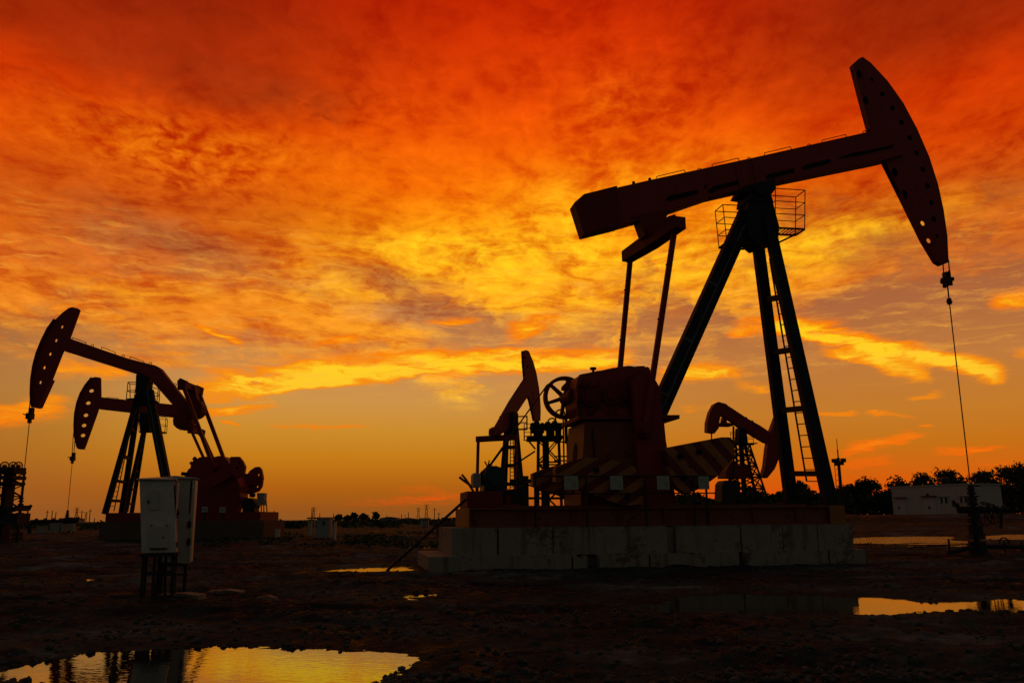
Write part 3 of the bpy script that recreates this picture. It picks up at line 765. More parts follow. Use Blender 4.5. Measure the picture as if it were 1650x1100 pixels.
# stiffening plates and thin dark marks along the web of the beam
mb = MB()
for l in ([(1072, 322), (1078, 315), (1124, 306), (1124, 312), (1080, 324)], [(1140, 308), (1150, 300), (1192, 290), (1193, 296), (1160, 304), (1146, 312)], [(1134, 303), (1138, 295), (1139, 304)], [(1234, 284), (1240, 280), (1281, 271), (1279, 278), (1236, 289)], [(1292, 270), (1300, 265), (1338, 256), (1340, 260), (1330, 265), (1296, 274)], [(1350, 255), (1372, 247), (1428, 236), (1440, 233), (1438, 238), (1380, 252)]):
    mb.sep(); mb.prism(M, M.qs(l, .23), .222, .23)
mb.build('dark_mark', BLACK, WB)
mb = MB()
for px in (1000, 1195, 1222):
    a_ = M.q(px, 300, .27)
    k = (px - 1000) / 420
    p0, p1 = M.q(px, 362 - k * 104, .23), M.q(px - 10, 309 - k * 98, .23)
    mb.sep(); mb.bar(M.pt(*p0, .24), M.pt(*p1, .24), .03, .05, M.w)
mb.build('web_stiffener', RED, WB)
mb = MB()
for a_, b_, h in (((1057, 289), (1105, 278.5), 4.5), ((1147, 270), (1192, 260), 5), ((1231, 251.5), (1276, 241.5), 5), ((1324, 231), (1365, 222), 5)):
    mb.sep(); mb.path([M.P(*a_, 0), M.P(a_[0] + 1, a_[1] - h, 0), M.P(b_[0] - 3, b_[1] - h, 0), M.P(*b_, 0)], .012, 6)
mb.build('handrail', STEEL, WB)
mb = MB()
for px, py in ((1127, 274), (1207, 256.5), (1304, 235), (1393, 213.5)): mb.sep(); mb.ring(M.P(px, py, 0), M.w, .055, .013, 10)
for px, py in ((1021, 297), (1047, 291.5)): mb.sep(); c = M.P(px, py, 0); mb.tube(c, c + V3((0, 0, .08)), .045, 8)
mb.build('lifting_eye', STEEL, WB)

# horse head: two side plates with lightening holes on a plate box
HN, HF = .11, -.11
hd = M.qs([(1390, 92.5), (1403, 102), (1430, 131), (1455, 166), (1477, 207), (1497, 253), (1511, 297), (1520, 338), (1526, 380), (1528, 422)], HN) + M.qs([(1511, 429), (1503, 424), (1482, 389), (1450, 324), (1419, 262), (1405, 235), (1396, 212), (1382, 160), (1369, 109), (1378, 101)], HF)
row = crop([(388, 171), (430, 230), (470, 286), (507, 344), (540, 405), (568, 467), (593, 532), (612, 598), (628, 666), (637, 732), (650, 800)], 2.5, 1250, 60)
back = crop([(362, 255), (392, 340), (337, 150), (480, 545), (520, 635), (560, 722)], 2.5, 1250, 60)
thru = crop([(591, 750), (615, 820)], 2.5, 1250, 60)
HH = MB()
rr = .085
holes_n = [ell(*M.q(x, y, HN), rr * (1 if i not in (0, 10) else .7), n=16) for i, (x, y) in enumerate(row)] + [ell(*M.q(x, y, HN), .085, n=14) for x, y in thru] + [ell(*M.q(x, y, HN), .10, .15, n=14) for x, y in back[3:5]]
holes_f = [ell(*M.q(x, y, HF), .085, n=14) for x, y in thru]
HH.prism(M, hd, HN - .03, HN, holes_n)
HH.prism(M, hd, HF, HF + .03, holes_f)
n_ = len(hd)
def shell(mb, pts, th, w0, w1):
    for (a_, b_) in zip(pts[:-1], pts[1:]):
        mb.bar(M.pt(a_[0], a_[1], (w0 + w1) / 2), M.pt(b_[0], b_[1], (w0 + w1) / 2), th, w1 - w0, np.cross(M.pt(b_[0], b_[1]) - M.pt(a_[0], a_[1]), M.w))
shell(HH, hd[:10], .03, HF, HN)
shell(HH, hd[9:15], .025, HF, HN); shell(HH, hd[16:] + hd[:1], .025, HF, HN)
hh_ = HH.build('horse_head', RED, PUMP)
mid = [((hd[i][0] + .0), hd[i][1]) for i in range(n_)]
mb = MB(); cu = M.q(1450, 250, 0)
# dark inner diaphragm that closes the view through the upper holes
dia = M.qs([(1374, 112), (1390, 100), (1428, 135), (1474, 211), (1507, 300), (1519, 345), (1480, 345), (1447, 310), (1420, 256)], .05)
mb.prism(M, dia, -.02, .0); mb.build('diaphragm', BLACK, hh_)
if 0: low_ = M.qs([(1519, 345), (1525, 420), (1513, 420), (1505, 345)], .05)
mb = MB()
for x, y in (back[0], back[2]): mb.sep(); mb.prism(M, ell(*M.q(x, y, HN), .09, .15, n=12), HN + .001, HN + .006)
mb.build('dark_mark', BLACK, hh_)  # thin black plates: the darkness inside lightening holes put into the colour

# saddle bearing and samson post
sd = MB(); s0 = M.q(1214, 318, 0)
sd.prism(M, M.qs([(1196, 330), (1198, 318), (1186, 316), (1190, 308), (1228, 299), (1238, 296), (1240, 312), (1232, 322), (1236, 334)], 0), -.42, .42)
for w in (-.5, .44): sd.disc(M, s0[0], s0[1] + .08, .2, w, w + .06)
for px, py in ((1188, 318), (1194, 341), (1241, 314)):
    c = M.P(px, py, .35); sd.tube(c, c + V3((0, 0, .16)), .04, 8)
sd.build('saddle_bearing', NAVY, PUMP)
mb = MB(); mb.prism(M, M.qs([(1194, 352), (1199, 328), (1234, 326), (1246, 372), (1244, 394), (1216, 402), (1196, 386)], 0), -.38, .38); mb.build('post_head', NAVY, PUMP)
LT = {}
for s, top, bot in ((1, (1235, 345), (1338, 811)), (-1, (1215, 345), (1275, 808))):
    wt, wb = .33 * s, 1.1 * s
    p0, p1 = M.P(*top, wt), M.P(*bot, wb); LT[s] = (p0, p1)
    lg = MB().bar(p0, p1, .20, .30, M.w, .24, .34).build('leg', NAVY, PUMP)
    mb = MB(); c = p1; mb.box(c + V3((0, 0, -.04)), .7, .6, .06, M.u)
    for i, j in ((-1, -1), (1, -1), (1, 1), (-1, 1)): mb.tube(c + M.u * .28 * i + M.w * .22 * j, c + M.u * .28 * i + M.w * .22 * j + V3((0, 0, .08)), .03, 6)
    mb.build('foot_plate', NAVY, lg)
def onleg(s, t): return LT[s][0] + (LT[s][1] - LT[s][0]) * t
for t in (.305, .49, .69, .905):
    MB().bar(onleg(1, t), onleg(-1, t), .15, .15).build('cross_brace', NAVY, PUMP)
def between(f, t): return onleg(-1, t) * (1 - f) + onleg(1, t) * f
mb = MB()
r0 = lambda f: [between(f, t) + M.u * .10 for t in (.16, .93)]
for f in (.42, .86): mb.tube(*r0(f), .026, 6)
for k in range(21):
    t = .17 + .76 * k / 20; mb.tube(between(.42, t) + M.u * .10, between(.86, t) + M.u * .10, .016, 6)
mb.build('ladder', NAVY, PUMP)
# rear strut of the post, with its pale flange edges
p0, p1 = M.P(1203, 345, .1), M.P(1048, 690, .35)
rl = MB().bar(p0, p1, .34, .46, M.w).build('leg', NAVY, PUMP)
mb = MB(); off = M.w * .172
d_ = (p1 - p0) / np.linalg.norm(p1 - p0); sdv = np.cross(d_, M.w); sdv /= np.linalg.norm(sdv)
if sdv @ M.u > 0: sdv = -sdv
mb.bar(p0 + off - sdv * .03, p1 + off - sdv * .03, .012, .035, M.w)
for t in (.36, .62, .86):
    c = p0 + (p1 - p0) * t + off; mb.bar(c - sdv * .05, c + sdv * .23, .012, .06, M.w)
mb.build('flange_edge', NAVYL, rl)
# work platforms either side of the post head
def cage(mb, floor, rail, mids, r=.014):
    """floor, rail: four corners; open cage of rails"""
    for i in range(4):
        j = (i + 1) % 4
        mb.tube(floor[i], floor[j], .03, 6); mb.tube(floor[i], rail[i], r, 6)
        mb.tube(rail[i], rail[j], r, 6)
        for m_ in mids: mb.tube(floor[i] * (1 - m_) + rail[i] * m_, floor[j] * (1 - m_) + rail[j] * m_, r * .9, 6)
wn, wf = .55, .0
def quadc(pn, pf, u_in):
    """corner pixel of near and far outer corner -> corners, inner end at u_in"""
    a, b = M.q(*pn, wn), M.q(*pf, wf); v = (a[1] + b[1]) / 2; u = (a[0] + b[0]) / 2
    return [M.pt(u, v, wn), M.pt(u, v, wf), M.pt(u_in, v, wf), M.pt(u_in, v, wn)]
fl = quadc((1297, 368.5), (1281, 380), M.q(1243, 373, .3)[0]); rl_ = quadc((1291.5, 306), (1288, 318), M.q(1243, 310, .3)[0])
pf_ = MB(); cage(pf_, fl, rl_, (.36, .68))
for k in range(9):
    t = k / 8; pf_.bar(fl[0] + (fl[3] - fl[0]) * t, fl[1] + (fl[2] - fl[1]) * t, .02, .02)
pf_.bar(fl[0] * .5 + fl[1] * .5, M.pt(M.q(1246, 395, .3)[0], M.q(1246, 395, .3)[1], .3), .05, .05)
pf_.build('work_platform', STEEL, PUMP)
fl = quadc((1173, 389), (1157, 400.5), M.q(1205, 395, .3)[0]); rl_ = quadc((1165.5, 330), (1151.5, 340), M.q(1195, 340, .3)[0])
pf_ = MB(); cage(pf_, fl, rl_, (.33, .66))
for k in range(7):
    t = k / 6; pf_.bar(fl[0] + (fl[3] - fl[0]) * t, fl[1] + (fl[2] - fl[1]) * t, .02, .02)
pf_.build('work_platform', STEEL, PUMP)

lerp_ = lambda a, b, t: a + (b - a) * t
# equalizer, its bearing and the two pitman arms
en = M.q(1087, 368, 1.35); ef = M.q(1014, 411, -1.35); eu, evv = (en[0] + ef[0]) / 2, (en[1] + ef[1]) / 2
e0_, e1_ = M.P(1010, 414, -1.55), M.P(1096, 358, 1.6)
EQ = MB().bar(e0_, lerp_(e0_, e1_, .5), .34, .36, (0, 0, 1), .42, .40).bar(lerp_(e0_, e1_, .5), e1_, .42, .40, (0, 0, 1), .34, .36).build('equalizer', REDD, PUMP, bevel=.02)
mb = MB()
for c in (lerp_(e0_, e1_, .07), lerp_(e0_, e1_, .9)): mb.sep(); q_ = (c - M.o) @ M.u; mb.prism(M, ell(q_, c[2] - .08, .15, n=14), (c - M.o) @ M.w - .14, (c - M.o) @ M.w + .14)
mb.sep(); c = lerp_(e0_, e1_, .86); mb.bar(c + V3((0, 0, .15)), c + V3((0, 0, .30)) - M.u * .05, .22, .3); mb.build('end_bearing', REDD, EQ)
tb = M.q(1045, 352, 0)
mb = MB(); mb.prism(M, [(eu - .26, evv + .12), (eu + .26, evv + .12), (tb[0] + .5, tb[1] + .12), (tb[0] - .42, tb[1] - .0)], -.24, .24); mb.disc(M, eu, evv + .2, .2, -.34, .34)
mb.bar(M.pt(tb[0] - .6, tb[1] - .08, 0), M.pt(tb[0] + .6, tb[1] + .2, 0), .08, .5); mb.build('tail_bearing', REDD, PUMP)
for s in (1, -1):
    w = 1.3 * s
    pm = MB(); c = lerp_(e0_, e1_, .9 if s > 0 else .07); a_, b_ = c - V3((0, 0, .12)), M.pt(pin[0], pin[1], 1.4 * s); pm.bar(a_, b_, .11, .14, M.w)
    pm.ring(b_, M.w, .17, .05, 16)
    for t in (.18, .46, .78):
        c = a_ + (b_ - a_) * t; pm.bar(c - M.u * .10, c - M.u * .06, .03, .08)
    pm.build('pitman_arm', RED, PUMP)

# wire line, carrier bar and polished rod
tu, tv = M.q(1527, 419, .1); wu = M.q(1563, 775, 0)[0]; wu = (wu + M.q(1530, 490, 0)[0]) / 2
cb = M.q(1526, 452, 0)[1]
mb = MB()
for w in (-.12, .14): mb.sep(); mb.path([M.pt(tu, tv, w), M.pt(wu, tv - .6, w), M.pt(wu, cb + .05, w)], .018, 6)
mb.build('wire_line', WIRE, PUMP)
mb = MB()
mb.box(M.pt(wu, cb, .01), .17, .42, .10, M.u); mb.tube(M.pt(wu, cb - .1, 0), M.pt(wu, M.q(1530, 490, 0)[1], 0), .022, 8); mb.box(M.pt(wu, cb + .17, .01), .12, .16, .18, M.u); mb.box(M.pt(wu, cb - .10, .01), .13, .13, .12, M.u)
for w in (-.13, .15): mb.box(M.pt(wu, cb - .09, w), .09, .07, .20, M.u); mb.tube(M.pt(wu, cb + .28, w), M.pt(wu, cb + .05, w), .035, 8)
mb.box(M.pt(wu - .08, cb + .06, .01), .12, .22, .06, M.u)
mb.tube(M.pt(wu, M.q(1530, 481, 0)[1], 0), M.pt(wu, M.q(1530, 490, 0)[1], 0), .07, 8); mb.tube(M.pt(wu - .09, M.q(1530, 486, 0)[1], 0), M.pt(wu + .09, M.q(1530, 486, 0)[1], 0), .03, 6)
mb.build('carrier_bar', STEEL, PUMP)
mb = MB(); mb.tube(M.pt(wu, cb + .1, 0), M.pt(wu, M.q(1563, 782, 0)[1], 0), .017, 8); mb.build('polished_rod', WIRE, PUMP)

# guard rail along the front of the machine, with its hung notice boards
GR = MB(); v = M.q(1000, 767, 1.66)[1]
ua, ub_ = ub(862, 767, 1.66), ub(1150, 767, 1.66)
GR.tube(M.pt(ua, v, 1.72), M.pt(ub_, v, 1.72), .022, 8)
GR.tube(M.pt(ua, v - .42, 1.72), M.pt(ub_, v - .42, 1.72), .016, 8)
for px in (862, 945, 1040, 1118, 1138): 
    u = ub(px, 790, 1.72); GR.bar(M.pt(u, ZU + .003, 1.72), M.pt(u, v, 1.72), .045, .045, M.w)
for px in (870, 1020): u = ub(px, 790, 1.72); GR.bar(M.pt(u, ZU + .2, 1.46), M.pt(u, ZU + .2, 1.72), .04, .04)
GR.build('guard_rail', STEEL, PUMP)
wb_ = 1.755
spec = [((909, 766.5), (932, 788.5), 'leftmost pale notice board on the rail of the largest pumpjack'), ((983, 766.5), (1004, 788.5), 'second pale notice board from the left, hung before the striped counterweight'),
        ((1058, 766.5), (1079, 788.5), 'pale notice board hung before the crank, third from the left'), ((1125, 767), (1143, 788), 'rightmost and dimmest notice board on the rail, below the rising stripes')]
for a_, b_, lab in spec:
    p, q = M.q(*a_, wb_), M.q(*b_, wb_)
    root = thing('notice_board', lab, 'sign', M.pt((p[0] + q[0]) / 2, q[1], wb_), 'notice boards hung on the pumpjack rail')
    MB().prism(M, [(p[0], q[1]), (q[0], q[1]), (q[0], p[1]), (p[0], p[1])], wb_ - .012, wb_ + .012).build('board', SIGN, root)
    mb = MB(); uw, vh = q[0] - p[0], p[1] - q[1]
    for r_i in range(4):
        x0 = p[0] + uw * (.55 if r_i < 3 else .15); mb.prism(M, [(x0, q[1] + vh * (.2 + .17 * r_i)), (x0 + uw * .28, q[1] + vh * (.2 + .17 * r_i)), (x0 + uw * .28, q[1] + vh * (.25 + .17 * r_i)), (x0, q[1] + vh * (.25 + .17 * r_i))], wb_ + .0125, wb_ + .014)
    mb.build('lettering', INK, root)
    mb = MB()
    for f in (.2, .8): mb.sep(); mb.tube(M.pt(p[0] + uw * f, p[1] - .02, wb_), M.pt(p[0] + uw * f, v + .02, 1.73), .006, 5)
    mb.build('hook', STEEL, root)
# loose pipe leaning on the end of the skid
a_, b_ = M.P(752, 803, .9), on_ground(622, 918, .02)
b_[2] = gz(b_[0], b_[1]) + .04
MB().tube(a_, b_, .035, 8).top('leaning_pipe', STEEL, 'long thin steel pipe leaning from the mud up to the end of the skid', 'pipe')

lerp = lambda a, b, t: a + (b - a) * t
# ================================================================== the pair of pumpjacks at left
def c6(l): return crop(l, 3.6667, 0, 470)
def c7(l): return crop(l, 3.4375, 140, 580)
def c2(l): return crop(l, 6.111, 0, 720)
def mirrored_pump(pl, name_label, D, gidx):
    """a pumpjack seen nearly square on, head at left; D holds its outlines"""
    w0 = D['w']
    g = D['ground']
    root = thing('pumpjack', name_label, 'pumpjack', pl.pt(*pl.q(*D['root'])[:1], g), PJ)
    # concrete and skid
    (xa, xb), (yt, ys_, yb) = D['base'], D['base_y']
    a = pl.q(xa, ys_, w0 + .4); b = pl.q(xb, ys_, w0 + .4); vt = pl.q(xa, yt, w0 + .4)[1]
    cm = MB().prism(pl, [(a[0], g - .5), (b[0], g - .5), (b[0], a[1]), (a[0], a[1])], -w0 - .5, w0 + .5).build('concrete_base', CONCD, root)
    mb = MB().prism(pl, [(a[0] + .1, a[1] + .003), (b[0] - .3, a[1] + .003), (b[0] - .3, vt), (a[0] + .1, vt)], -w0 - .15, w0 + .15)
    mb.build('skid', REDD, root)
    # post legs
    LL = []
    for s, top, bot in D['front_legs']:
        p0, p1 = pl.P(*top, .3 * s), pl.P(*bot, 1.05 * s); LL.append((p0, p1))
        MB().bar(p0, p1, .20, .26, pl.w, .22, .30).build('leg', NAVY, root)
    for s, top, bot in D['rear_legs']:
        p0, p1 = pl.P(*top, .25 * s), pl.P(*bot, .9 * s)
        l_ = MB().bar(p0, p1, .34, .46, pl.w).build('leg', NAVY, root)
        MB().bar(p0 + pl.w * .18 + pl.u * -.05, p1 + pl.w * .18 + pl.u * -.05, .012, .06, pl.w).build('flange_edge', NAVYL, l_)
    for t in D['rungs']:
        MB().bar(LL[0][0] + (LL[0][1] - LL[0][0]) * t, LL[1][0] + (LL[1][1] - LL[1][0]) * t, .16, .16).build('cross_brace', NAVY, root)
    mb = MB(); f = lambda q, t: (LL[0][0] + (LL[0][1] - LL[0][0]) * t) * (1 - q) + (LL[1][0] + (LL[1][1] - LL[1][0]) * t) * q - pl.u * .1
    for q in (.25, .6): mb.tube(f(q, .2), f(q, .98), .03, 6)
    for k in range(20): mb.tube(f(.25, .22 + .038 * k), f(.6, .22 + .038 * k), .018, 5)
    mb.build('ladder', NAVY, root)
    mb = MB(); mb.prism(pl, pl.qs(D['saddle']), -.4, .4); mb.build('saddle_bearing', NAVY, root)
    # beam, head, drop weight at the tail
    bm = MB().prism(pl, pl.qs(D['beam']), -.25, .25).build('walking_beam', RED, root, bevel=.02)
    mb = MB(); bu, bv = pl.q(*D['ball']); br = D['ball_r']; mb.disc(pl, bu, bv, br, -.42, .42, 28); mb.disc(pl, bu, bv, br * .6, -.5, .5, 20)
    for k in range(7): mb.ring(pl.pt(bu + br * math.cos(.9 * k), bv + br * math.sin(.9 * k), .3), pl.w, .07, .018, 8)
    mb.build('tail_weight', REDD, bm)
    for (x0, y0), (x1, y1), h in D['rails']:
        mb = MB(); mb.path([pl.P(x0, y0), pl.P(x0 + 1, y0 - h), pl.P(x1 - 1, y1 - h), pl.P(x1, y1)], .022, 6); mb.build('handrail', STEEL, bm)
    for x0, y0 in D['eyes']: MB().ring(pl.P(x0, y0), pl.w, .08, .02, 10).build('lifting_eye', STEEL, bm)
    hq = pl.qs(D['head'])
    hh = MB().prism(pl, hq, -.06, .06, [ell(*pl.q(x, y), rx, ry, n=16) for x, y, rx, ry in D['holes']]).build('horse_head', RED, root)
    k0 = max(range(len(hq)), key=lambda i: hq[i][1]); mb = MB()
    for a_, b_ in zip(hq, hq[1:] + hq[:1]):
        if min(a_[0], b_[0]) < pl.q(*D['holes'][2][:2])[0]: mb.bar(pl.pt(*a_), pl.pt(*b_), .05, .5, np.cross(pl.pt(*b_) - pl.pt(*a_), pl.w))
    mb.build('face_plate', RED, hh)
    # equalizer and pitmans
    en = pl.q(*D['eq_near'], 1.25); ef = pl.q(*D['eq_far'], -1.25); eu, ev_ = (en[0] + ef[0]) / 2, (en[1] + ef[1]) / 2
    eq = MB().bar(pl.pt(eu, ev_, -1.45), pl.pt(eu, ev_, 1.45), .38, .40).build('equalizer', REDD, root)
    for w in (1.3, -1.3): MB().prism(pl, [(eu - .26, ev_ + .18), (eu - .1, ev_ + .36), (eu + .26, ev_ + .2), (eu + .2, ev_ - .3), (eu - .2, ev_ - .3)], w - .16, w + .16).build('end_bearing', REDD, eq)
    MB().bar(pl.pt(eu, ev_, 0), pl.pt(bu, bv, 0), .5, .6, pl.w).build('tail_bearing', REDD, root)
    bn = pl.q(*D['pit_near'], 1.25); pu, pv = bn
    for s in (1, -1):
        MB().bar(pl.pt(eu, ev_, 1.25 * s), pl.pt(pu, pv, 1.25 * s), .17, .2, pl.w).build('pitman_arm', RED, root)
    # gearbox, pedestal, cranks
    MB().prism(pl, pl.qs(D['gear']), -.75, .75).build('gearbox', RED, root, bevel=.04)
    gu, gv_ = pl.q(*D['shaft'], 0)
    MB().prism(pl, pl.qs(D['pedestal'], .8), -.8, .8).build('pedestal', REDD, root)
    for s, l, hl in zip((1, -1), D.get('weights', ()), D.get('wholes', ())):
        W = (lambda a, b: (a, b)) if s > 0 else (lambda a, b: (-b, -a))
        wq = pl.qs(l, 1.3 * s); cu, cv = sum(p[0] for p in wq) / len(wq), sum(p[1] for p in wq) / len(wq)
        d = V3((cu - gu, cv - gv_, 0)); L = np.linalg.norm(d); d /= L; n_ = V3((-d[1], d[0], 0))
        def q2(a, b): return (gu + d[0] * a + n_[0] * b, gv_ + d[1] * a + n_[1] * b)
        cr = MB(); cr.prism(pl, [q2(-.4, -.4), q2(-.4, .4), q2(L + .2, .3), q2(L + .2, -.3)], *W(1.0, 1.2)); crank_ = cr.build('crank', RED, root)
        MB().prism(pl, wq, *W(1.2, 1.5), [ell(*pl.q(*h, 1.3 * s), .075, n=12) for h in hl]).build('counterweight', RED, root)
        MB().disc(pl, pu, pv, .22, *W(1.12, 1.5)).build('crank_pin', REDD, crank_)
    for l, w, r in D.get('levers', ()): MB().path([pl.P(x, y, w) for x, y in l], r, 6).build('brake_lever', STEEL, root)
    for fn, fr in D['cages']:
        pb = MB(); cage(pb, [pl.P(x, y, w) for (x, y), w in zip(fn, (1.0, 1.0, -1.0, -1.0))], [pl.P(x, y, w) for (x, y), w in zip(fr, (1.0, 1.0, -1.0, -1.0))], (.5,), .025)
        cs = [pl.P(x, y, w) for (x, y), w in zip(fn, (1.0, 1.0, -1.0, -1.0))]
        for k in range(7): t = k / 6; pb.bar(cs[0] + (cs[1] - cs[0]) * t, cs[3] + (cs[2] - cs[3]) * t, .05, .05)
        pb.build('work_platform', STEEL, root)
    # line, carrier, rod
    (tx, ty), (cx, cy), (bx, by) = D['line']
    lu = (pl.q(cx, cy)[0] + pl.q(bx, by)[0]) / 2; cv_ = pl.q(cx, cy)[1]; tu_, tv_ = pl.q(tx, ty)
    for w in (-.15, .15): MB().path([pl.pt(tu_, tv_, w), pl.pt(lu, cv_ + .1, w)], .028, 6).build('wire_line', WIRE, root)
    mb = MB(); mb.box(pl.pt(lu, cv_, 0), .26, .5, .34, pl.u); mb.box(pl.pt(lu + .05, cv_ + .3, 0), .2, .3, .4, pl.u); mb.box(pl.pt(lu, cv_ - .25, 0), .16, .2, .3, pl.u); mb.bar(pl.pt(lu - .1, cv_ + .03, 0), pl.pt(lu - .42, cv_ + .14, 0), .06, .06); mb.build('carrier_bar', STEEL, root)
    MB().tube(pl.pt(lu, cv_, 0), pl.pt(lu, pl.q(bx, by)[1], 0), .022, 6).build('polished_rod', WIRE, root)
    return root, lu
h1 = c6([(410, 96), (430, 92), (462, 99), (475, 110), (415, 275), (375, 355), (310, 520), (236, 683), (222, 685), (198, 681), (192, 650), (190, 600), (193, 520), (205, 440), (225, 365), (255, 290), (290, 220), (330, 165), (370, 125)])
b1 = c6([(400, 265), (415, 277), (760, 396), (880, 427), (925, 438), (955, 456), (975, 482), (1095, 636)]) + c7([(600, 268), (560, 330), (482, 247)]) + c6([(1030, 672), (893, 515), (870, 500), (820, 490), (378, 350), (372, 320)])
PA = Pl((0, 50, 0), 0.0); gA = gz(-18, 48.5) - .02
D1 = dict(w=1.7, ground=gA, root=(260, 850), base=(163, 426), base_y=(826, 840, 858),
    front_legs=((1, (228, 618), (169, 828)), (-1, (226, 629), (196, 827))), rear_legs=((1, (240, 629), (276, 815)),), rungs=(.34, .56, .75, .9),
    saddle=c7([(288, 90), (300, 70), (345, 95), (352, 120), (345, 175), (360, 250), (290, 250), (285, 170)]),
    beam=b1, ball=c7([(600, 272)])[0], ball_r=.56, rails=((*c6([(425, 280), (510, 307)]), 2.5), (*c6([(597, 338), (682, 367)]), 3), (*c6([(768, 395), (853, 423)]), 3)),
    eyes=c6([(546, 318), (728, 378), (888, 424), (1035, 548)]), head=h1,
    holes=[(*p, .085, .11) for p in c6([(368, 208), (333, 288), (298, 368), (263, 448), (240, 535)])],
    eq_near=c7([(527, 128)])[0], eq_far=c7([(622, 178)])[0], pit_near=c7([(700, 590)])[0],
    levers=((c7([(600, 590), (574, 566)]), .4, .10), (c7([(620, 570), (592, 540)]), .4, .12), (c7([(600, 625), (560, 632), (525, 628)]), .2, .12)),
    gear=c7([(596, 610), (602, 580), (612, 560), (625, 556), (650, 541), (690, 538), (705, 546), (730, 540), (752, 534), (778, 537), (800, 556), (850, 640), (868, 690), (872, 760), (850, 790), (600, 790), (590, 700)]),
    shaft=c7([(760, 650)])[0], pedestal=c7([(600, 700), (860, 700), (800, 850), (590, 850)]), cw=c7([(838, 590)])[0],
    weights=(c7([(798, 545), (802, 536), (848, 535), (868, 560), (882, 590), (875, 632), (840, 655), (800, 620)]), c7([(885, 640), (905, 612), (935, 592), (955, 590), (968, 605), (977, 650), (970, 698), (952, 725), (925, 735), (890, 742), (868, 700)])),
    wholes=(c7([(850, 568), (838, 597)]), c7([(951, 635), (897, 661), (945, 700)])),
    cages=[(c7([(218, 215), (262, 212), (290, 218), (240, 222)]), c7([(228, 122), (275, 122), (285, 135), (238, 132)])), (c7([(345, 222), (388, 228), (400, 240), (350, 236)]), c7([(350, 125), (398, 140), (404, 160), (352, 150)]))],
    line=(c6([(190, 610)])[0], c6([(178, 735)])[0], c2([(212, 482)])[0]))
pj1, lu1 = mirrored_pump(PA, 'pumpjack rising behind the white cabinets, its bent beam drooping at the tail, head held high', D1, 0)
h2 = c6([(545, 507), (565, 503), (590, 506), (597, 511), (599, 630), (581, 705), (506, 915), (498, 928), (470, 928), (460, 915), (445, 850), (443, 790), (447, 720), (460, 655), (480, 600), (510, 550)])
b2 = c6([(585, 622), (1110, 676), (1110, 752), (585, 693)])
PB = Pl((0, 72, 0), 0.0); gB = gz(-30, 70)
D2 = dict(w=1.7, ground=gB, root=(270, 845), base=(176, 410), base_y=(826, 838, 850),
    front_legs=((1, (236, 672), (201, 827)), (-1, (236, 676), (212, 827))), rear_legs=((1, (246, 676), (282, 824)),), rungs=(.34, .56, .75, .9),
    saddle=c7([(306, 290), (350, 300), (352, 330), (360, 400), (305, 400), (300, 330)]),
    beam=b2, ball=c7([(540, 335)])[0], ball_r=15.5 * 72 / 1380, rails=((*c6([(630, 628), (700, 634)]), 1.6),), eyes=[], head=h2,
    holes=[(*p, .21, .15) for p in c6([(541, 585), (522, 657), (508, 729), (497, 789), (491, 848)])],
    eq_near=c7([(572, 385)])[0], eq_far=c7([(640, 402)])[0], pit_near=c7([(655, 560)])[0],
    gear=c7([(560, 640), (580, 605), (660, 560), (740, 560), (780, 620), (780, 760), (560, 760)]),
    shaft=c7([(700, 640)])[0], pedestal=c7([(580, 700), (760, 700), (760, 850), (570, 850)]), cw=c7([(745, 610)])[0],
    cages=[(c7([(288, 395), (320, 392), (330, 400), (296, 402)]), c7([(288, 310), (318, 308), (328, 322), (296, 322)])), (c7([(385, 396), (432, 398), (442, 406), (392, 406)]), c7([(388, 312), (438, 318), (447, 330), (394, 326)]))],
    line=(c6([(440, 830)])[0], c6([(425, 985)])[0], c2([(674, 620)])[0]))
pj2, lu2 = mirrored_pump(PB, 'farther of the two pumpjacks at left, with straight level beam and five wide head holes', D2, 1)
# notice boards and a pale box on the nearer one of the pair
for i, (x, y) in enumerate(c7([(653, 826), (751, 829)])):
    p = PA.q(x, y, 1.95); z0 = p[1]
    root = thing('notice_board', ('left' if i == 0 else 'right') + ' one of two small pale boards on the skid of the pumpjack behind the cabinets', 'sign', PA.pt(p[0], z0 - .17, 1.95), 'boards on the left pumpjack')
    MB().prism(PA, [(p[0] - .16, z0 - .15), (p[0] + .16, z0 - .15), (p[0] + .16, z0 + .15), (p[0] - .16, z0 + .15)], 1.94, 1.96).build('board', SIGN, root)
    MB().bar(PA.pt(p[0], z0 - .6, 1.92), PA.pt(p[0], z0 + .1, 1.92), .04, .04).build('stake', STEEL, root)
    MB().prism(PA, [(p[0] - .1, z0 - .03), (p[0] + .1, z0 - .03), (p[0] + .1, z0 + .03), (p[0] - .1, z0 + .03)], 1.961, 1.963).build('lettering', INK, root)
bx = MB(); p = c7([(944, 735), (984, 735), (980, 803), (948, 803)]); bx.prism(PA, PA.qs(p, .5), 0.0, .6)
root = thing('control_box', 'pale grey box on thin legs at the right end of the pumpjack behind the cabinets', 'box', PA.P(*c7([(965, 850)])[0], .3))
bx.build('box', GREY, root)
for x in (950, 966, 980):
    MB().bar(PA.P(*c7([(x, 803)])[0], .3), PA.P(*c7([(x, 852)])[0], .3), .05, .05).build('leg', STEEL, root)
MB().path([PA.P(*q, .3) for q in c7([(984, 780), (993, 778), (998, 850)])], .03).build('conduit', STEEL, root)
mt = MB(); c = PA.q(*c7([(905, 800)])[0], 0.2); mt.disc(PA, c[0], c[1], .38, -.5, .6, 20); mt.prism(PA, [(c[0] - .4, c[1] - .75), (c[0] + .4, c[1] - .75), (c[0] + .3, c[1]), (c[0] - .3, c[1])], -.4, .5); mt.disc(PA, c[0] + .05, c[1] + .55, .14, -.1, .2)
o = mt.build('motor', STEEL, pj1)
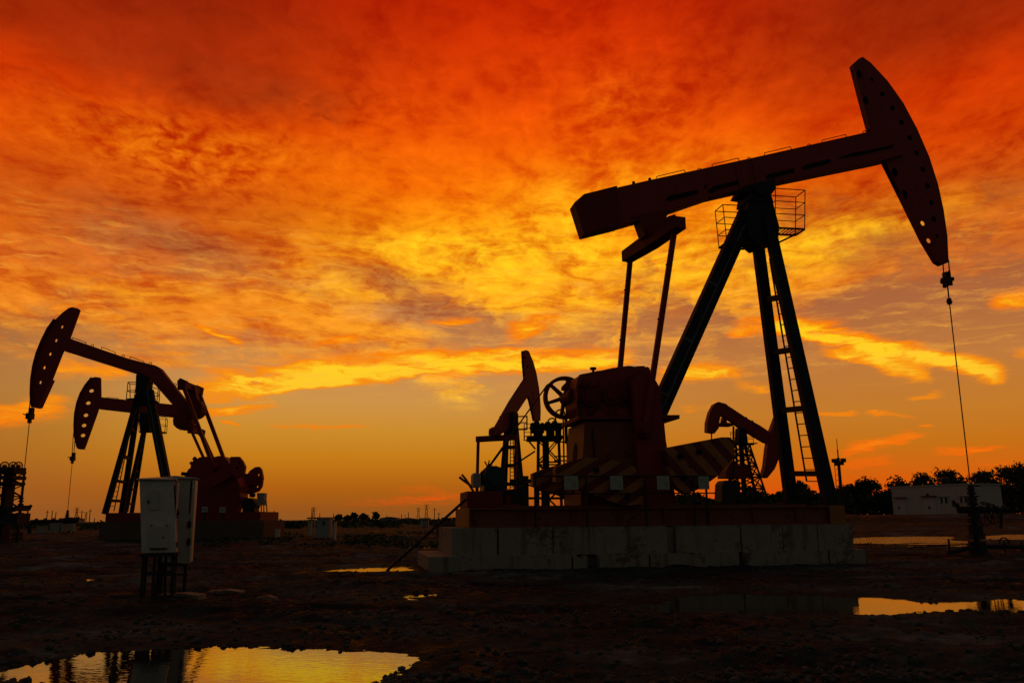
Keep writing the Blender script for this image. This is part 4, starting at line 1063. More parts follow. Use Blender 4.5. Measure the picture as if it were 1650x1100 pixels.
pc = PA.P(447.5, 857, 1.8); pc[2] = gz(pc[0], pc[1])
mb = MB(); mb.box(pc + V3((0, 0, .28)), .22, .22, .55); mb.box(pc + V3((0, 0, .58)), .26, .26, .05)
mb.top('marker_post', WHITE, 'small white post beside the foundation of the pumpjack behind the cabinets', 'post')

# ================================================================== wellheads
def wellhead(pl, u, g, top, label, arms, sc=1.0):
    root = thing('wellhead', label, 'wellhead', pl.pt(u, g, 0), 'wellheads')
    mb = MB(); H_ = top - g
    mb.tube(pl.pt(u, g - .1), pl.pt(u, top - .02), .075 * sc, 12)
    for t, r, h in ((.03, .27, .12), (.12, .24, .25), (.24, .25, .06), (.28, .25, .05), (.36, .20, .25), (.46, .20, .06), (.50, .20, .05), (.58, .17, .18), (.67, .17, .06), (.72, .15, .08), (.79, .13, .16), (.88, .13, .06), (.94, .10, .10), (.985, .07, .04)):
        z = g + H_ * t; mb.tube(pl.pt(u, z - h / 2), pl.pt(u, z + h / 2), r * sc, 14)
    mb.build('casing_stack', STEEL, root)
    for px0, px1, v, r in arms:
        mb = MB(); mb.tube(pl.pt(px0, v), pl.pt(px1, v), r, 10)
        for f in (.15, .35, .6, .85): q = px0 + (px1 - px0) * f; mb.tube(pl.pt(q - .03, v), pl.pt(q + .03, v), r * 1.7, 12)
        mb.build('flow_arm', STEEL, root)
    return root
gW = gz(*M.pt(wu, 0, 0)[:2])
topv = M.q(1564, 781, 0)[1]
av = M.q(1565, 821, 0)[1]
uL, uR = ub(1543, 821, 0), ub(1626, 821, 0)
WH = wellhead(M, wu, gW, topv, 'dark stacked wellhead under the raised horse head, in front of the white cabin', [(wu - .1, uL, av, .06), (wu + .1, uR, av, .07)])
mb = MB(); mb.path([M.P(1546, 821), M.P(1543, 815), M.P(1541, 814), M.P(1538, 811), M.P(1535, 806)], .05, 8); mb.tube(M.P(1536, 813), M.P(1544, 813), .06, 8); mb.build('elbow_valve', STEEL, WH)
for (x0, y0), (x1, y1) in (((1566, 783), (1579, 782)), ((1566, 799), (1578, 799)), ((1566, 788), (1560, 787))):
    MB().tube(M.P(x0, y0), M.P(x1, y1), .022, 6).build('side_handle', STEEL, WH)
for x, y, s in ((1592, 812, .2), (1587, 833, .22), (1600, 833, .18)):
    mb = MB(); c = M.P(x, y); mb.ring(c, M.w if y > 820 else V3((.2, -.3, 1)), s, .02, 16); mb.tube(c, M.P(x, 821), .025, 6)
    for k in range(4): mb.tube(c, c + (M.u * math.cos(1.57 * k) + (V3((0, 0, 1)) if y > 820 else M.w) * math.sin(1.57 * k)) * s, .014, 5)
    mb.build('hand_wheel', STEEL, WH)
mb = MB(); mb.path([M.P(1600, 815), M.P(1608, 819), M.P(1616, 822)], .03); mb.path([M.P(1612, 822), M.P(1613, 834), M.P(1612, 850)], .05); mb.build('drop_pipe', STEEL, WH)
gp = M.P(1530, 868, .5); 
pr = MB(); z_ = gW
def gp_(u, w, dz): p = M.pt(u, 0, w); return V3((p[0], p[1], gz(p[0], p[1]) + dz))
pr.path([gp_(wu - 1.1, .2, .10), gp_(wu - .5, .15, .16), gp_(wu, .1, .2), gp_(wu + .8, .1, .22), gp_(wu + 1.7, .3, .20), gp_(wu + 3.5, .3, .2)], .06, 8)
for d_ in (-1.0, .75, 1.3, 2.2): a_ = gp_(wu + d_, .15, .05); pr.tube(a_, a_ + V3((0, 0, .38 if d_ < 0 else .3)), .028, 6)
pr.ring(gp_(wu + .75, .15, .3), M.w, .16, .02, 12, a1=3.14)
pr.top('flow_line', NAVY, 'low dark pipe run lying on the mud beside the wellhead in front of the cabin', 'pipe')

gA1 = gz(*PA.pt(lu1, 0)[:2]); t1 = PA.q(*c2([(210, 482)])[0])[1]
w1 = wellhead(PA, lu1, gA1, t1, 'wellhead at far left with a side arm ending in a round valve', [(lu1 - .1, lu1 - 1.3, PA.q(30, 819)[1], .10), (lu1 + .1, PA.q(49, 817)[0], PA.q(49, 818)[1], .09)], 1.2)
mb = MB(); mb.ball(PA.P(*c2([(300, 582)])[0]), .10); mb.tube(PA.P(*c2([(300, 600)])[0]), PA.P(*c2([(300, 570)])[0]), .04); mb.build('valve', STEEL, w1)
MB().bar(PA.P(*c2([(275, 612)])[0]), PA.P(*c2([(266, 765)])[0]), .06, .06).build('prop', STEEL, w1)
gB1 = gz(*PB.pt(lu2, 0)[:2]); t2 = PB.q(*c2([(672, 618)])[0])[1]
w2 = wellhead(PB, lu2, gB1, t2, 'small wellhead under the farther left pumpjack, with a long level pipe to its left', [(lu2 + .1, PB.q(126, 838)[0], PB.q(126, 838)[1], .16), (lu2 - .1, PB.q(50, 840)[0], PB.q(50, 840)[1], .17)], 1.1)
mb = MB(); mb.path([PB.P(54, 840), PB.P(48.5, 843), PB.P(47.5, 852), PB.P(47.5, 866)], .17, 10); mb.build('drop_pipe', STEEL, w2)
MB().bar(PB.P(126, 838), PB.P(127, 832), .1, .1).build('valve_stem', STEEL, w2)
for x0, x1, y0, y1, lab in ((59, 73, 847, 861, 'leftmost pale box under the long pipe of the small wellhead'), (80, 96, 842, 856, 'middle and broadest of the pale boxes under the long pipe'), (97.5, 104, 844, 857, 'narrow dim box under the long pipe beside the broadest one'), (108, 118, 843, 855, 'pale box right of the small wellhead, near the pumpjack foundation')):
    a_, b_ = PB.q(x0, y1, 1.2), PB.q(x1, y0, 1.2)
    root = thing('meter_box', lab, 'box', PB.pt((a_[0] + b_[0]) / 2, gz(*PB.pt(a_[0], 0, 1)[:2]), 1.0), 'pale boxes by the left wellheads')
    MB().prism(PB, [(a_[0], a_[1]), (b_[0], a_[1]), (b_[0], b_[1]), (a_[0], b_[1])], .7, 1.2).build('box', GREY, root)
    for q in (.15, .85): u = a_[0] + (b_[0] - a_[0]) * q; MB().bar(PB.pt(u, a_[1] + .01, .95), PB.pt(u, gz(*PB.pt(u, 0, 1)[:2]) - .05, .95), .06, .06).build('leg', STEEL, root)

# ================================================================== distant pumpjack beyond the flywheel, seen nearly end on
PC = Pl(at_depth(822, 835, 60) * V3((1, 1, 0)), 62.0)
gC = gz(PC.o[0], PC.o[1])
root = thing('pumpjack', 'distant pumpjack left of the flywheel, beam tilted steeply up, seen almost end on', 'pumpjack', PC.pt(0, gC), PJ)
def cz(l): return crop(l, 3.6667, 740, 540)
MB().prism(PC, PC.qs(cz([(372, 94), (392, 88), (405, 95), (432, 160), (450, 225), (465, 310), (472, 380), (475, 440), (473, 506), (440, 508), (432, 470), (412, 385), (388, 330), (384, 260), (376, 180)])), -.1, .1,
           [ell(*PC.q(x, y), .11 * k, .10, n=12) for x, y, k in [(*q, 1.2) for q in cz([(381, 132), (396, 187), (427, 342), (431, 375)])]]).build('horse_head', RED, root)
bm = MB().prism(PC, PC.qs(cz([(386, 258), (405, 350), (330, 462), (275, 560), (225, 594), (200, 590), (190, 560), (215, 540), (300, 390)])), -.13, .13).build('walking_beam', RED, root)
MB().prism(PC, PC.qs(cz([(188, 590), (190, 553), (212, 540), (228, 560), (232, 592)])), -.2, .2).build('tail_weight', REDD, bm)
eqc = PC.q(*cz([(232, 607)])[0])
eq = MB().bar(PC.pt(eqc[0], eqc[1], -1.7), PC.pt(eqc[0], eqc[1], 1.5), .38, .38).build('equalizer', REDD, root)
for s in (1.35, -1.6):
    b_ = PC.pt(eqc[0] - .2, gC + 2.4, s); MB().bar(PC.pt(eqc[0], eqc[1], s), b_, .16, .16).build('pitman_arm', RED, root)
th = PC.P(*cz([(310, 470)])[0])
hp = PC.pt(*PC.q(*cz([(308, 520)])[0]))
MB().box(hp, .8, .7, 1.5, PC.u).build('post_head', NAVY, root)
# lattice tower with ladder
FT = [at_depth(x, 822, y) for x, y in ((803, 58), (846, 58), (836, 62.5), (812, 62.5))]
TP = [hp + V3((dx_, dy_, -.4)) for dx_, dy_ in ((-.35, -.3), (.35, -.3), (.3, .4), (-.3, .4))]
for p in FT: p[2] = gC + .8
for a_, b_ in zip(TP, FT): MB().bar(a_, b_, .26, .26).build('leg', NAVY, root)
mb = MB()
for k, t in enumerate((.2, .4, .6, .8)):
    for i in range(4): mb.bar(lerp(TP[i], FT[i], t), lerp(TP[(i + 1) % 4], FT[(i + 1) % 4], t), .13, .13)
mb.build('cross_brace', NAVY, root)
mb = MB()
for f in (.42, .64): mb.tube(lerp(TP[0], TP[1], f), lerp(FT[0], FT[1], f), .035, 5)
for k in range(22): t = .12 + .04 * k; mb.tube(lerp(lerp(TP[0], TP[1], .42), lerp(FT[0], FT[1], .42), t), lerp(lerp(TP[0], TP[1], .64), lerp(FT[0], FT[1], .64), t), .022, 5)
mb.build('ladder', STEEL, root)
for x0, x1 in ((238, 262), (340, 398)):
    ys_ = (482, 558)
    fl = [at_depth(*cz([(x, ys_[1] - (6 if i > 1 else 0))])[0], 60 + (1.2 if i > 1 else 0)) for i, x in enumerate((x0, x1, x1 + 4, x0 + 4))]
    rl = [at_depth(*cz([(x, ys_[0] - (6 if i > 1 else 0))])[0], 60 + (1.2 if i > 1 else 0)) for i, x in enumerate((x0, x1, x1 + 4, x0 + 4))]
    mb = MB(); cage(mb, fl, rl, (.5,), .028)
    for k in range(6): t = k / 5; mb.bar(lerp(fl[0], fl[1], t), lerp(fl[3], fl[2], t), .06, .06)
    mb.bar(lerp(fl[0], fl[3], .5), hp + V3((0, 0, -.6)), .1, .1); mb.build('work_platform', STEEL, root)
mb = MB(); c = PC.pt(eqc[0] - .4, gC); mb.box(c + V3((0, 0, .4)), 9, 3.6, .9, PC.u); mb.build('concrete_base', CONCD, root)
mb = MB(); mb.box(c + V3((.5, .5, 1.7)), 2.2, 1.6, 1.7, PC.u); mb.box(c + V3((.5, .5, 2.7)), 1.5, 1.1, .5, PC.u); mb.build('gearbox', REDD, root, bevel=.1)
for s in (1.2, -1.45):
    mb = MB(); k_ = PC.pt(eqc[0] - .2, gC + 1.9, s); mb.box(k_ + V3((0, 0, 0)), 3.2, .4, 1.7, PC.u); mb.build('counterweight', REDD, root, bevel=.3)
MB().path([at_depth(788, 752, 58.5), at_depth(824, 703, 59.5)], .07).build('stay', STEEL, root)

# ================================================================== tower pumping units
def lattice(mb, ft, tp, n, r):
    for i in range(4):
        j = (i + 1) % 4
        mb.bar(ft[i], tp[i], r * 2, r * 2)
        for k in range(n):
            a0, a1 = k / n, (k + 1) / n
            mb.bar(lerp(ft[i], tp[i], a1), lerp(ft[j], tp[j], a1), r * 1.2, r * 1.2)
            mb.bar(lerp(ft[i], tp[i], a0), lerp(ft[j], tp[j], a1), r, r); mb.bar(lerp(ft[j], tp[j], a0), lerp(ft[i], tp[i], a1), r, r)
TU = 'tower pumping units'
D_ = 46.0; c0 = at_depth(881, 832, D_); g = gz(c0[0], c0[1])
def tp_(x, y, d=0.0): return at_depth(*cz([(x, y)])[0], D_ + d)
root = thing('pumping_tower', 'lattice pumping tower with machinery deck, between the flywheel and the distant pumpjack', 'tower', (c0[0], c0[1], g), TU)
zt = tp_(500, 612)[2]
ft = [V3((tp_(452, 800)[0], D_ - .9, g)), V3((tp_(600, 800)[0], D_ - .9, g)), V3((tp_(600, 800)[0] + .1, D_ + 1.3, g)), V3((tp_(452, 800)[0] + .1, D_ + 1.3, g))]
tt_ = [V3((p[0] + (.12 if i in (0, 3) else -.12), p[1], zt)) for i, p in enumerate(ft)]
mb = MB(); lattice(mb, ft, tt_, 4, .065); mb.build('lattice_frame', STEEL, root)
p = tp_(510, 610); MB().bar((p[0], D_, g), (p[0], D_, zt), .34, .34).build('mast', STEEL, root)
mb = MB(); a_, b_ = tp_(398, 606), tp_(608, 600)
mb.box(((a_[0] + b_[0]) / 2, D_ + .2, zt + .03), b_[0] - a_[0], 2.6, .10); mb.build('deck', STEEL, root)
mb = MB()
for x0, x1, y0, y1, d in ((424, 500, 528, 575, -.5), (440, 492, 575, 604, -.3), (505, 600, 522, 560, .4), (515, 560, 560, 604, .2), (575, 600, 560, 604, .6)):
    a_, b_ = tp_(x0, y1, d), tp_(x1, y0, d); mb.box(((a_[0] + b_[0]) / 2, D_ + d, (a_[2] + b_[2]) / 2), b_[0] - a_[0], 1.0, b_[2] - a_[2])
for x, y, r in ((432, 540, 12), (455, 530, 14), (488, 540, 12), (520, 535, 14), (560, 530, 14), (592, 545, 14)):
    c = tp_(x, y, -.3); mb.tube(c - V3((0, .8, 0)), c + V3((0, .9, 0)), r * D_ / 1380 / 3.667 * 1.3, 14)
mb.build('hoist_machinery', STEEL, root)
mb = MB(); a_, b_ = tp_(384, 604), tp_(424, 604)
fl = [V3((a_[0], D_ - 1, zt + .05)), V3((b_[0], D_ - 1, zt + .05)), V3((b_[0], D_ + 1.2, zt + .05)), V3((a_[0], D_ + 1.2, zt + .05))]; hgt = tp_(400, 540)[2] - zt
cage(mb, fl, [p + V3((0, 0, hgt)) for p in fl], (.33, .66), .018); mb.build('guard_rail', STEEL, root)
for x0, x1, yb, yt, d in ((526, 575, 640, 490, -1.2), (572, 628, 640, 440, -1.3)):
    a_, b_ = tp_(x0, yb, d), tp_(x1, yb, d); tz = tp_(x0, yt, d)[2]; mb = MB(); c = (a_ + b_) / 2; r = (b_[0] - a_[0]) / 2
    mb.path([a_] + [V3((c[0] - r * math.cos(t), c[1], tz - r + r * math.sin(t))) for t in np.linspace(0, math.pi, 13)] + [b_], .045, 6); mb.build('hoop_pipe', STEEL, root)
for x, yt in ((612, 405), (633, 430)):
    p = tp_(x, yt, -1.2); MB().tube((p[0], p[1], g), p, .05, 6).build('riser_pipe', STEEL, root)
for y in (520, 630, 715, 740):
    a_, b_ = tp_(560, y, -1.15), tp_(660, y, -1.15); MB().tube(a_, b_, .04, 6).build('cross_pipe', STEEL, root)
for q in ((400, 612, 450, 672), (448, 684, 310, 775)):
    MB().tube(tp_(q[0], q[1], -1), tp_(q[2], q[3], -1), .05, 6).build('stay', STEEL, root)
mb = MB(); a_, b_ = tp_(300, 862, -2), tp_(430, 862, -2); mb.bar(a_, b_, .22, .22)
a_, b_ = tp_(310, 885, -2), tp_(430, 885, -2); mb.bar(a_, b_, .1, .1); a_, b_ = tp_(300, 962, -2), tp_(640, 962, -2); mb.bar(a_, b_, .12, .12)
for x in (384, 400, 455, 492): p = tp_(x, 830, -2); mb.bar((p[0], p[1], g), p, .16, .16)
mb.build('base_frame', STEEL, root)

D_ = 46.0
def tl(x, y, d=0.0): return at_depth(*c2([(x, y)])[0], D_ + d)
c0 = tl(75, 860); g = gz(c0[0], c0[1])
root = thing('pumping_tower', 'lattice tower with wheels on top, cut by the left edge of the picture', 'tower', (c0[0], c0[1], g), TU)
zt = tl(100, 250)[2]
ft = [V3((x, y, g)) for x, y in ((tl(-230, 800)[0], D_ - .9), (tl(182, 800, 1.3)[0], D_ - .9), (tl(182, 800, 1.3)[0], D_ + 1.3), (tl(-230, 800)[0], D_ + 1.3))]
mb = MB(); lattice(mb, ft, [V3((p[0], p[1], zt)) for p in ft], 6, .05); mb.build('lattice_frame', STEEL, root)
a_, b_ = tl(30, 700), tl(118, 300); MB().box(((a_[0] + b_[0]) / 2, D_, (g + zt) / 2), b_[0] - a_[0], .8, zt - g).build('mast', NAVY, root)
mb = MB()
for x0, x1, y0, y1, d in ((-90, 200, 235, 262, 0), (20, 200, 285, 320, 0), (-60, 190, 345, 375, 0), (10, 110, 200, 240, 0), (100, 200, 200, 240, .4), (30, 220, 590, 630, -.5), (-80, 240, 650, 760, -.5)):
    mb.sep(); a_, b_ = tl(x0, y1, d), tl(x1, y0, d); mb.box(((a_[0] + b_[0]) / 2, D_ + d, (a_[2] + b_[2]) / 2), b_[0] - a_[0], 1.2, b_[2] - a_[2])
mb.build('platform', STEEL, root)
for x, y, r, d in ((-40, 190, 45, .3), (45, 188, 46, 0), (128, 185, 42, .2), (180, 187, 43, -.6)):
    c = tl(x, y, d); r_w = r * D_ / 1380 / 6.111; mb = MB()
    mb.ring(c, (0, 1, 0), r_w * .92, r_w * .13, 22); mb.tube(c - V3((0, .12, 0)), c + V3((0, .12, 0)), r_w * .28, 12)
    for k in range(10): mb.tube(c, c + V3((math.cos(.628 * k), 0, math.sin(.628 * k))) * r_w * .9, .016, 5)
    mb.build('wheel', REDD, root)

# ================================================================== distant double headed pumpjack at right
PD = Pl(at_depth(1190, 835, 62) * V3((1, 1, 0)), 8.0); gD = gz(PD.o[0], PD.o[1])
def cr_(l): return crop(l, 4.584, 1080, 620)
root = thing('pumpjack', 'distant pumpjack with a head at each end of its beam, right of the striped counterweight', 'pumpjack', PD.pt(0, gD), PJ)
MB().prism(PD, PD.qs(cr_([(668, 680), (690, 600), (705, 470), (712, 430), (730, 350), (770, 240), (800, 200), (825, 250), (830, 340), (820, 420), (800, 520), (760, 620), (705, 688)])), -.3, .3,
           [ell(*PD.q(x, y), .06, .07, n=12) for x, y in cr_([(709, 572), (699, 616)])]).build('horse_head', RED, root)
MB().prism(PD, PD.qs(cr_([(262, 350), (264, 280), (285, 200), (315, 145), (345, 128), (392, 140), (400, 160), (360, 232), (348, 300), (348, 320), (318, 360)])), -.3, .3).build('rear_head', RED, root)
bm = MB().prism(PD, PD.qs(cr_([(345, 135), (395, 142), (470, 190), (560, 250), (650, 300), (725, 350), (760, 400), (720, 435), (690, 425), (500, 312), (470, 285), (400, 240), (365, 225)])), -.26, .26).build('walking_beam', RED, root)
for x, y in cr_([(410, 150), (455, 182), (520, 225), (560, 247), (605, 272), (645, 302)]): MB().ring(PD.P(x, y), PD.w, .09, .03, 8).build('lifting_eye', STEEL, bm)
mb = MB(); mb.prism(PD, PD.qs(cr_([(345, 285), (380, 275), (385, 240), (405, 245), (408, 280), (455, 285), (470, 300), (440, 308), (350, 306)])), -.3, .3); mb.build('rear_frame', REDD, root)
mb = MB(); c = PD.q(*cr_([(522, 345)])[0]); mb.prism(PD, PD.qs(cr_([(492, 400), (496, 320), (545, 325), (556, 410), (560, 440), (488, 440)])), -.4, .4); mb.build('post_head', NAVY, root)
zt = PD.q(*cr_([(520, 435)])[0])[1]; u_ = PD.q(*cr_([(522, 435)])[0])[0]
tpq = [PD.pt(u_ + a, zt, b) for a, b in ((-.55, .4), (.45, .4), (.5, -.5), (-.5, -.5))]
ftq = [PD.pt(u_ + a, gD + .5, b) for a, b in ((-.85, 1.0), (1.75, 1.0), (1.7, -1.2), (-.9, -1.2))]
mb = MB(); lattice(mb, ftq, tpq, 7, .075); mb.build('lattice_post', NAVY, root)
MB().bar(PD.pt(u_ + .05, gD + .5), PD.pt(u_, zt), .20, .30, PD.w).build('mast', NAVY, root)
for fx in (((450, 436), (490, 436)), ((560, 430), (615, 426))):
    fl = [PD.P(*cr_([fx[0]])[0], .8), PD.P(*cr_([fx[1]])[0], .8), PD.P(*cr_([fx[1]])[0], -.6), PD.P(*cr_([fx[0]])[0], -.6)]; mb = MB()
    for i in (1, 2): fl[i][2] = fl[0][2]
    fl[3][2] = fl[0][2]
    cage(mb, fl, [p + V3((0, 0, .85)) for p in fl], (.5,), .022); mb.box((fl[0] + fl[2]) / 2 + V3((0, 0, .01)), abs((fl[1] - fl[0]) @ PD.u), 1.4, .06, PD.u); mb.build('work_platform', STEEL, root)
MB().tube(PD.P(*cr_([(305, 350)])[0]), PD.P(*cr_([(305, 480)])[0]), .05, 6).build('wire_line', WIRE, root)
MB().tube(PD.P(*cr_([(467, 305)])[0], .8), PD.P(*cr_([(467, 700)])[0], .8), .075, 6).build('pitman_arm', STEEL, root)
mb = MB(); mb.prism(PD, PD.qs(cr_([(380, 640), (410, 585), (440, 560), (460, 575), (480, 600), (560, 610), (560, 690), (380, 690)])), -.8, .8); mb.build('gearbox', REDD, root)
mb = MB(); mb.prism(PD, PD.qs(cr_([(350, 735), (370, 708), (450, 708), (480, 725), (480, 800), (440, 860), (345, 860)])), -.5, .9); mb.build('counterweight', STEEL, root)
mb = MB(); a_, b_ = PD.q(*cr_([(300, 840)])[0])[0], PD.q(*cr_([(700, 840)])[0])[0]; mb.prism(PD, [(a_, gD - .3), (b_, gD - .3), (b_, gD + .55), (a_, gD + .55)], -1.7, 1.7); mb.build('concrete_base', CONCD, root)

# ================================================================== front cabinets
def hquad(x0, y0, x1, y1, d): return at_depth(x0, y0, d), at_depth(x1, y1, d)
dC = 13.45
pc0 = at_depth(232, 960, dC); gc = gz(pc0[0], pc0[1])
FLf = at_depth(228, 893, dC); FRf = at_depth(284, 888, dC + .15)
ux = V3((FRf[0] - FLf[0], FRf[1] - FLf[1], 0)); Wd = np.linalg.norm(ux); ux /= Wd; uy = V3((-ux[1], ux[0], 0))
zb = (FLf[2] + FRf[2]) / 2; ztop = at_depth(228, 773, dC)[2]; dep = .50
# the cabinet leans a little to the right at its foot, as old stands do
lean = (at_depth(225.5, 773, dC)[0] - FLf[0]) / (ztop - zb)
CB = thing('electrical_cabinet', 'white steel electrical cabinet with two small hatches, on a rusty stand in the mud', 'cabinet', (FLf[0] + Wd / 2, FLf[1] + dep / 2, gc))
class Shear(Pl):
    def pt(s, u, v, w=0.0): return s.o + s.u * (u + lean * (v - zb)) + s.w * w + V3((0, 0, v))
CPl = Shear(V3((FLf[0], FLf[1], 0)), math.degrees(math.atan2(ux[1], ux[0])))
yawC = math.degrees(math.atan2(ux[1], ux[0]))
body = MB().prism(CPl, [(0, zb), (Wd, zb), (Wd, ztop), (0, ztop)], -dep, 0).build('cabinet_body', WHITE, CB, bevel=.008)
mb = MB(); ov = .045; rt = ztop + .002; mid_ = rt + .05
mb.add([CPl.pt(-ov, rt, ov), CPl.pt(Wd + ov, rt, ov), CPl.pt(Wd + ov, rt, -dep - ov), CPl.pt(-ov, rt, -dep - ov), CPl.pt(-ov, rt + .018, ov), CPl.pt(Wd + ov, rt + .018, ov), CPl.pt(Wd + ov, rt + .018, -dep - ov), CPl.pt(-ov, rt + .018, -dep - ov), CPl.pt(Wd * .5, mid_ + .005, -dep * .5)],
       [(3, 2, 1, 0), (0, 1, 5, 4), (1, 2, 6, 5), (2, 3, 7, 6), (3, 0, 4, 7), (4, 5, 8), (5, 6, 8), (6, 7, 8), (7, 4, 8)])
mb.build('roof', WHITE, CB)
def cq(px, py): a = CPl.q(px, py); return (a[0] - lean * (a[1] - zb), a[1])
def c8(l): return crop(l, 4.075, 200, 720)
for i, (x0, y0, x1, y1) in enumerate(((160, 285, 228, 412), (165, 520, 292, 662))):
    (a_, b_) = (cq(*c8([(x0, y1)])[0]), cq(*c8([(x1, y0)])[0]))
    ht = MB().prism(CPl, [(a_[0], a_[1]), (b_[0], a_[1]), (b_[0], b_[1]), (a_[0], b_[1])], .002, .014).build('hatch', WHITED, CB, bevel=.003)
    kx, ky = ((160, 358), (257, 590))[i]; k_ = cq(*c8([(kx, ky)])[0]); MB().disc(CPl, k_[0], k_[1], .013, .014, .03, 10, .026 if i == 0 else None).build('latch', BLACK, ht)
    if i:
        for kx in (180, 280): k_ = cq(*c8([(kx, 514)])[0]); MB().disc(CPl, k_[0], k_[1], .012, .003, .02, 8).build('bolt', BLACK, ht)
        mb = MB(); a_, b_ = cq(*c8([(172, 672)])[0]), cq(*c8([(282, 662)])[0]); mb.prism(CPl, [a_, (b_[0], a_[1]), b_, (a_[0], b_[1])], .002, .03); mb.build('drip_ledge', STEEL, ht)
# side door with its lock
mb = MB(); mb.box(CPl.pt(Wd + .007, (zb + ztop) / 2, -dep / 2), .01, dep - .05, ztop - zb - .05, ux); sd_ = mb.build('side_door', WHITE, CB)
c = CPl.pt(Wd + .02, zb + .56 * (ztop - zb), -.22); mb = MB(); mb.box(c, .03, .035, .11, ux); mb.box(c + ux * .02 - V3((0, 0, .02)), .03, .02, .05, ux); mb.tube(c - V3((0, 0, .05)), c - V3((0, 0, .10)), .018, 8); mb.build('lock', BLACK, sd_)
mb = MB()
for z in (zb + .12, ztop - .12): mb.tube(CPl.pt(Wd + .014, z - .04, -.02), CPl.pt(Wd + .014, z + .04, -.02), .012, 8)
mb.build('hinge', STEEL, sd_)
# stand
for u, w in ((.03, -.03), (Wd - .03, -.03), (.03, -dep + .03), (Wd - .03, -dep + .03), (.19, -.03)):
    p = CPl.pt(u, zb - .002, w); q = p.copy(); q[2] = gz(p[0], p[1]) - .06; q[0] += .01
    MB().bar(p, q, .045, .045, ux).build('leg', STEEL, CB)
mb = MB(); z = zb - .03
for a_, b_ in (((0, 0), (Wd, 0)), ((Wd, 0), (Wd, -dep)), ((Wd, -dep), (0, -dep)), ((0, -dep), (0, 0))): mb.bar(CPl.pt(a_[0], z, a_[1]), CPl.pt(b_[0], z, b_[1]), .05, .05)
for a_, b_ in (((.03, -.03), (Wd - .03, -.03)), ((Wd - .03, -.03), (Wd - .03, -dep + .03)), ((.03, -dep + .03), (Wd - .03, -dep + .03))): mb.bar(CPl.pt(a_[0], z - .28, a_[1]), CPl.pt(b_[0], z - .28, b_[1]), .035, .035)
mb.build('stand_frame', STEEL, CB)
c = CPl.pt(.25, zb - .01, -.2); q = V3((c[0] - .03, c[1], gz(c[0], c[1]) - .03)); MB().path([c, c + V3((0, 0, -.25)), q], .03, 8).build('cable', STEEL, CB)
c = CPl.pt(.33, zb - .01, -.3); q = V3((c[0] + .03, c[1], gz(c[0], c[1]) - .03)); MB().path([c, c + V3((0, 0, -.2)), q], .022, 8).build('cable', STEEL, CB)

c = CPl.pt(.42, zb - .01, -.22); q = V3((c[0] + .05, c[1], gz(c[0], c[1]) - .03)); MB().path([c, lerp(c, q, .4) + ux * .02, q], .02, 8).build('cable', STEEL, CB)
# tapered cabinet behind it
dB2 = 14.3
q = [at_depth(250, 768, dB2), at_depth(316, 770, dB2), at_depth(306.5, 905, dB2), at_depth(262, 905, dB2)]
C2 = thing('electrical_cabinet', 'plain white steel cabinet close behind the one with hatches, narrowing towards its foot', 'cabinet', ((q[2][0] + q[3][0]) / 2, dB2 + .35, gz(q[2][0], dB2)))
P2 = Pl((at_depth(280, 835, dB2)[0], dB2, 0), 15.0)
l = [(P2.q(*p)) for p in ((252, 771), (310, 771), (303, 908), (256, 905))]
b_ = MB().prism(P2, l, -.45, 0).build('cabinet_body', WHITED, C2, bevel=.008)
mb = MB(); a_, z_ = P2.q(248, 771), P2.q(317, 770); mb.prism(P2, [(a_[0], a_[1] + .002), (z_[0] + .0, a_[1] + .002), (z_[0] + .01, a_[1] + .02), ((a_[0] + z_[0]) / 2, a_[1] + .05), (a_[0], a_[1] + .02)], -.5, .05); mb.build('roof', WHITE, C2)
mb = MB(); l2 = [P2.q(*p, .003) for p in ((310.6, 773), (315.5, 773), (307, 905), (303.4, 905))]; mb.prism(P2, l2, -.4, .02); mb.build('door_edge', WHITE, C2)
mb = MB(); l2 = [P2.q(*p, .004) for p in ((307.5, 774), (309.8, 774), (305.6, 826), (304, 826))]; mb.prism(P2, l2, .003, .006); mb.build('door_gap', BLACK, C2)
for x, y in c8([(428, 508), (424, 620)]):
    u, v = P2.q(x, y, .01); MB().disc(P2, u, v, .032, .003, .03, 14, .06).build('hinge', BLACK, C2)
for x in (262, 280, 300):
    for w in (-.04, -.46):
        p = P2.P(x, 903, w); q_ = p.copy(); q_[2] = gz(p[0], p[1]) - .05; MB().bar(p, q_, .045, .045).build('leg', STEEL, C2)
mb = MB(); p, q_ = P2.P(262, 925, -.04), P2.P(303, 925, -.04); mb.bar(p, q_, .035, .035); p, q_ = P2.P(258, 908, -.04), P2.P(303, 908, -.04); mb.bar(p, q_, .06, .06); mb.build('stand_frame', STEEL, C2)
# hose and slabs at their feet
pts = [V3((x, y, 0)) for x, y in [tuple(on_ground(px, py, .05)[:2]) for px, py in ((304, 931), (312, 938), (326, 945), (345, 950), (362, 950), (378, 946))]]
for p in pts: p[2] = gz(p[0], p[1]) + .03
pts[0][2] += .28; pts[1][2] += .10
MB().path(pts, .014, 8).top('rubber_hose', BLACK, 'black hose trailing over the mud from the cabinets', 'hose')
for (px, py, sx_, sy_, rz), lab in (((290, 963, .75, .35, .2), 'larger pale flat slab lying in the mud before the cabinets'), ((363, 952, .65, .3, .5), 'flat slab lying in the mud right of the cabinets, by the hose'), ((430, 958, .35, .16, .1), 'small pale slab alone in the mud right of the hose')):
    p = on_ground(px, py, .05); z = gz(p[0], p[1]); MB().prism(Pl((p[0], p[1], z + .01), 0), [(-.5 * sx_, -.05), (-.42 * sx_, .05), (.1 * sx_, .075), (.46 * sx_, .04), (.5 * sx_, -.05)], -sy_ / 2, sy_ / 2).top('stone_slab', CONC, lab, 'slab')

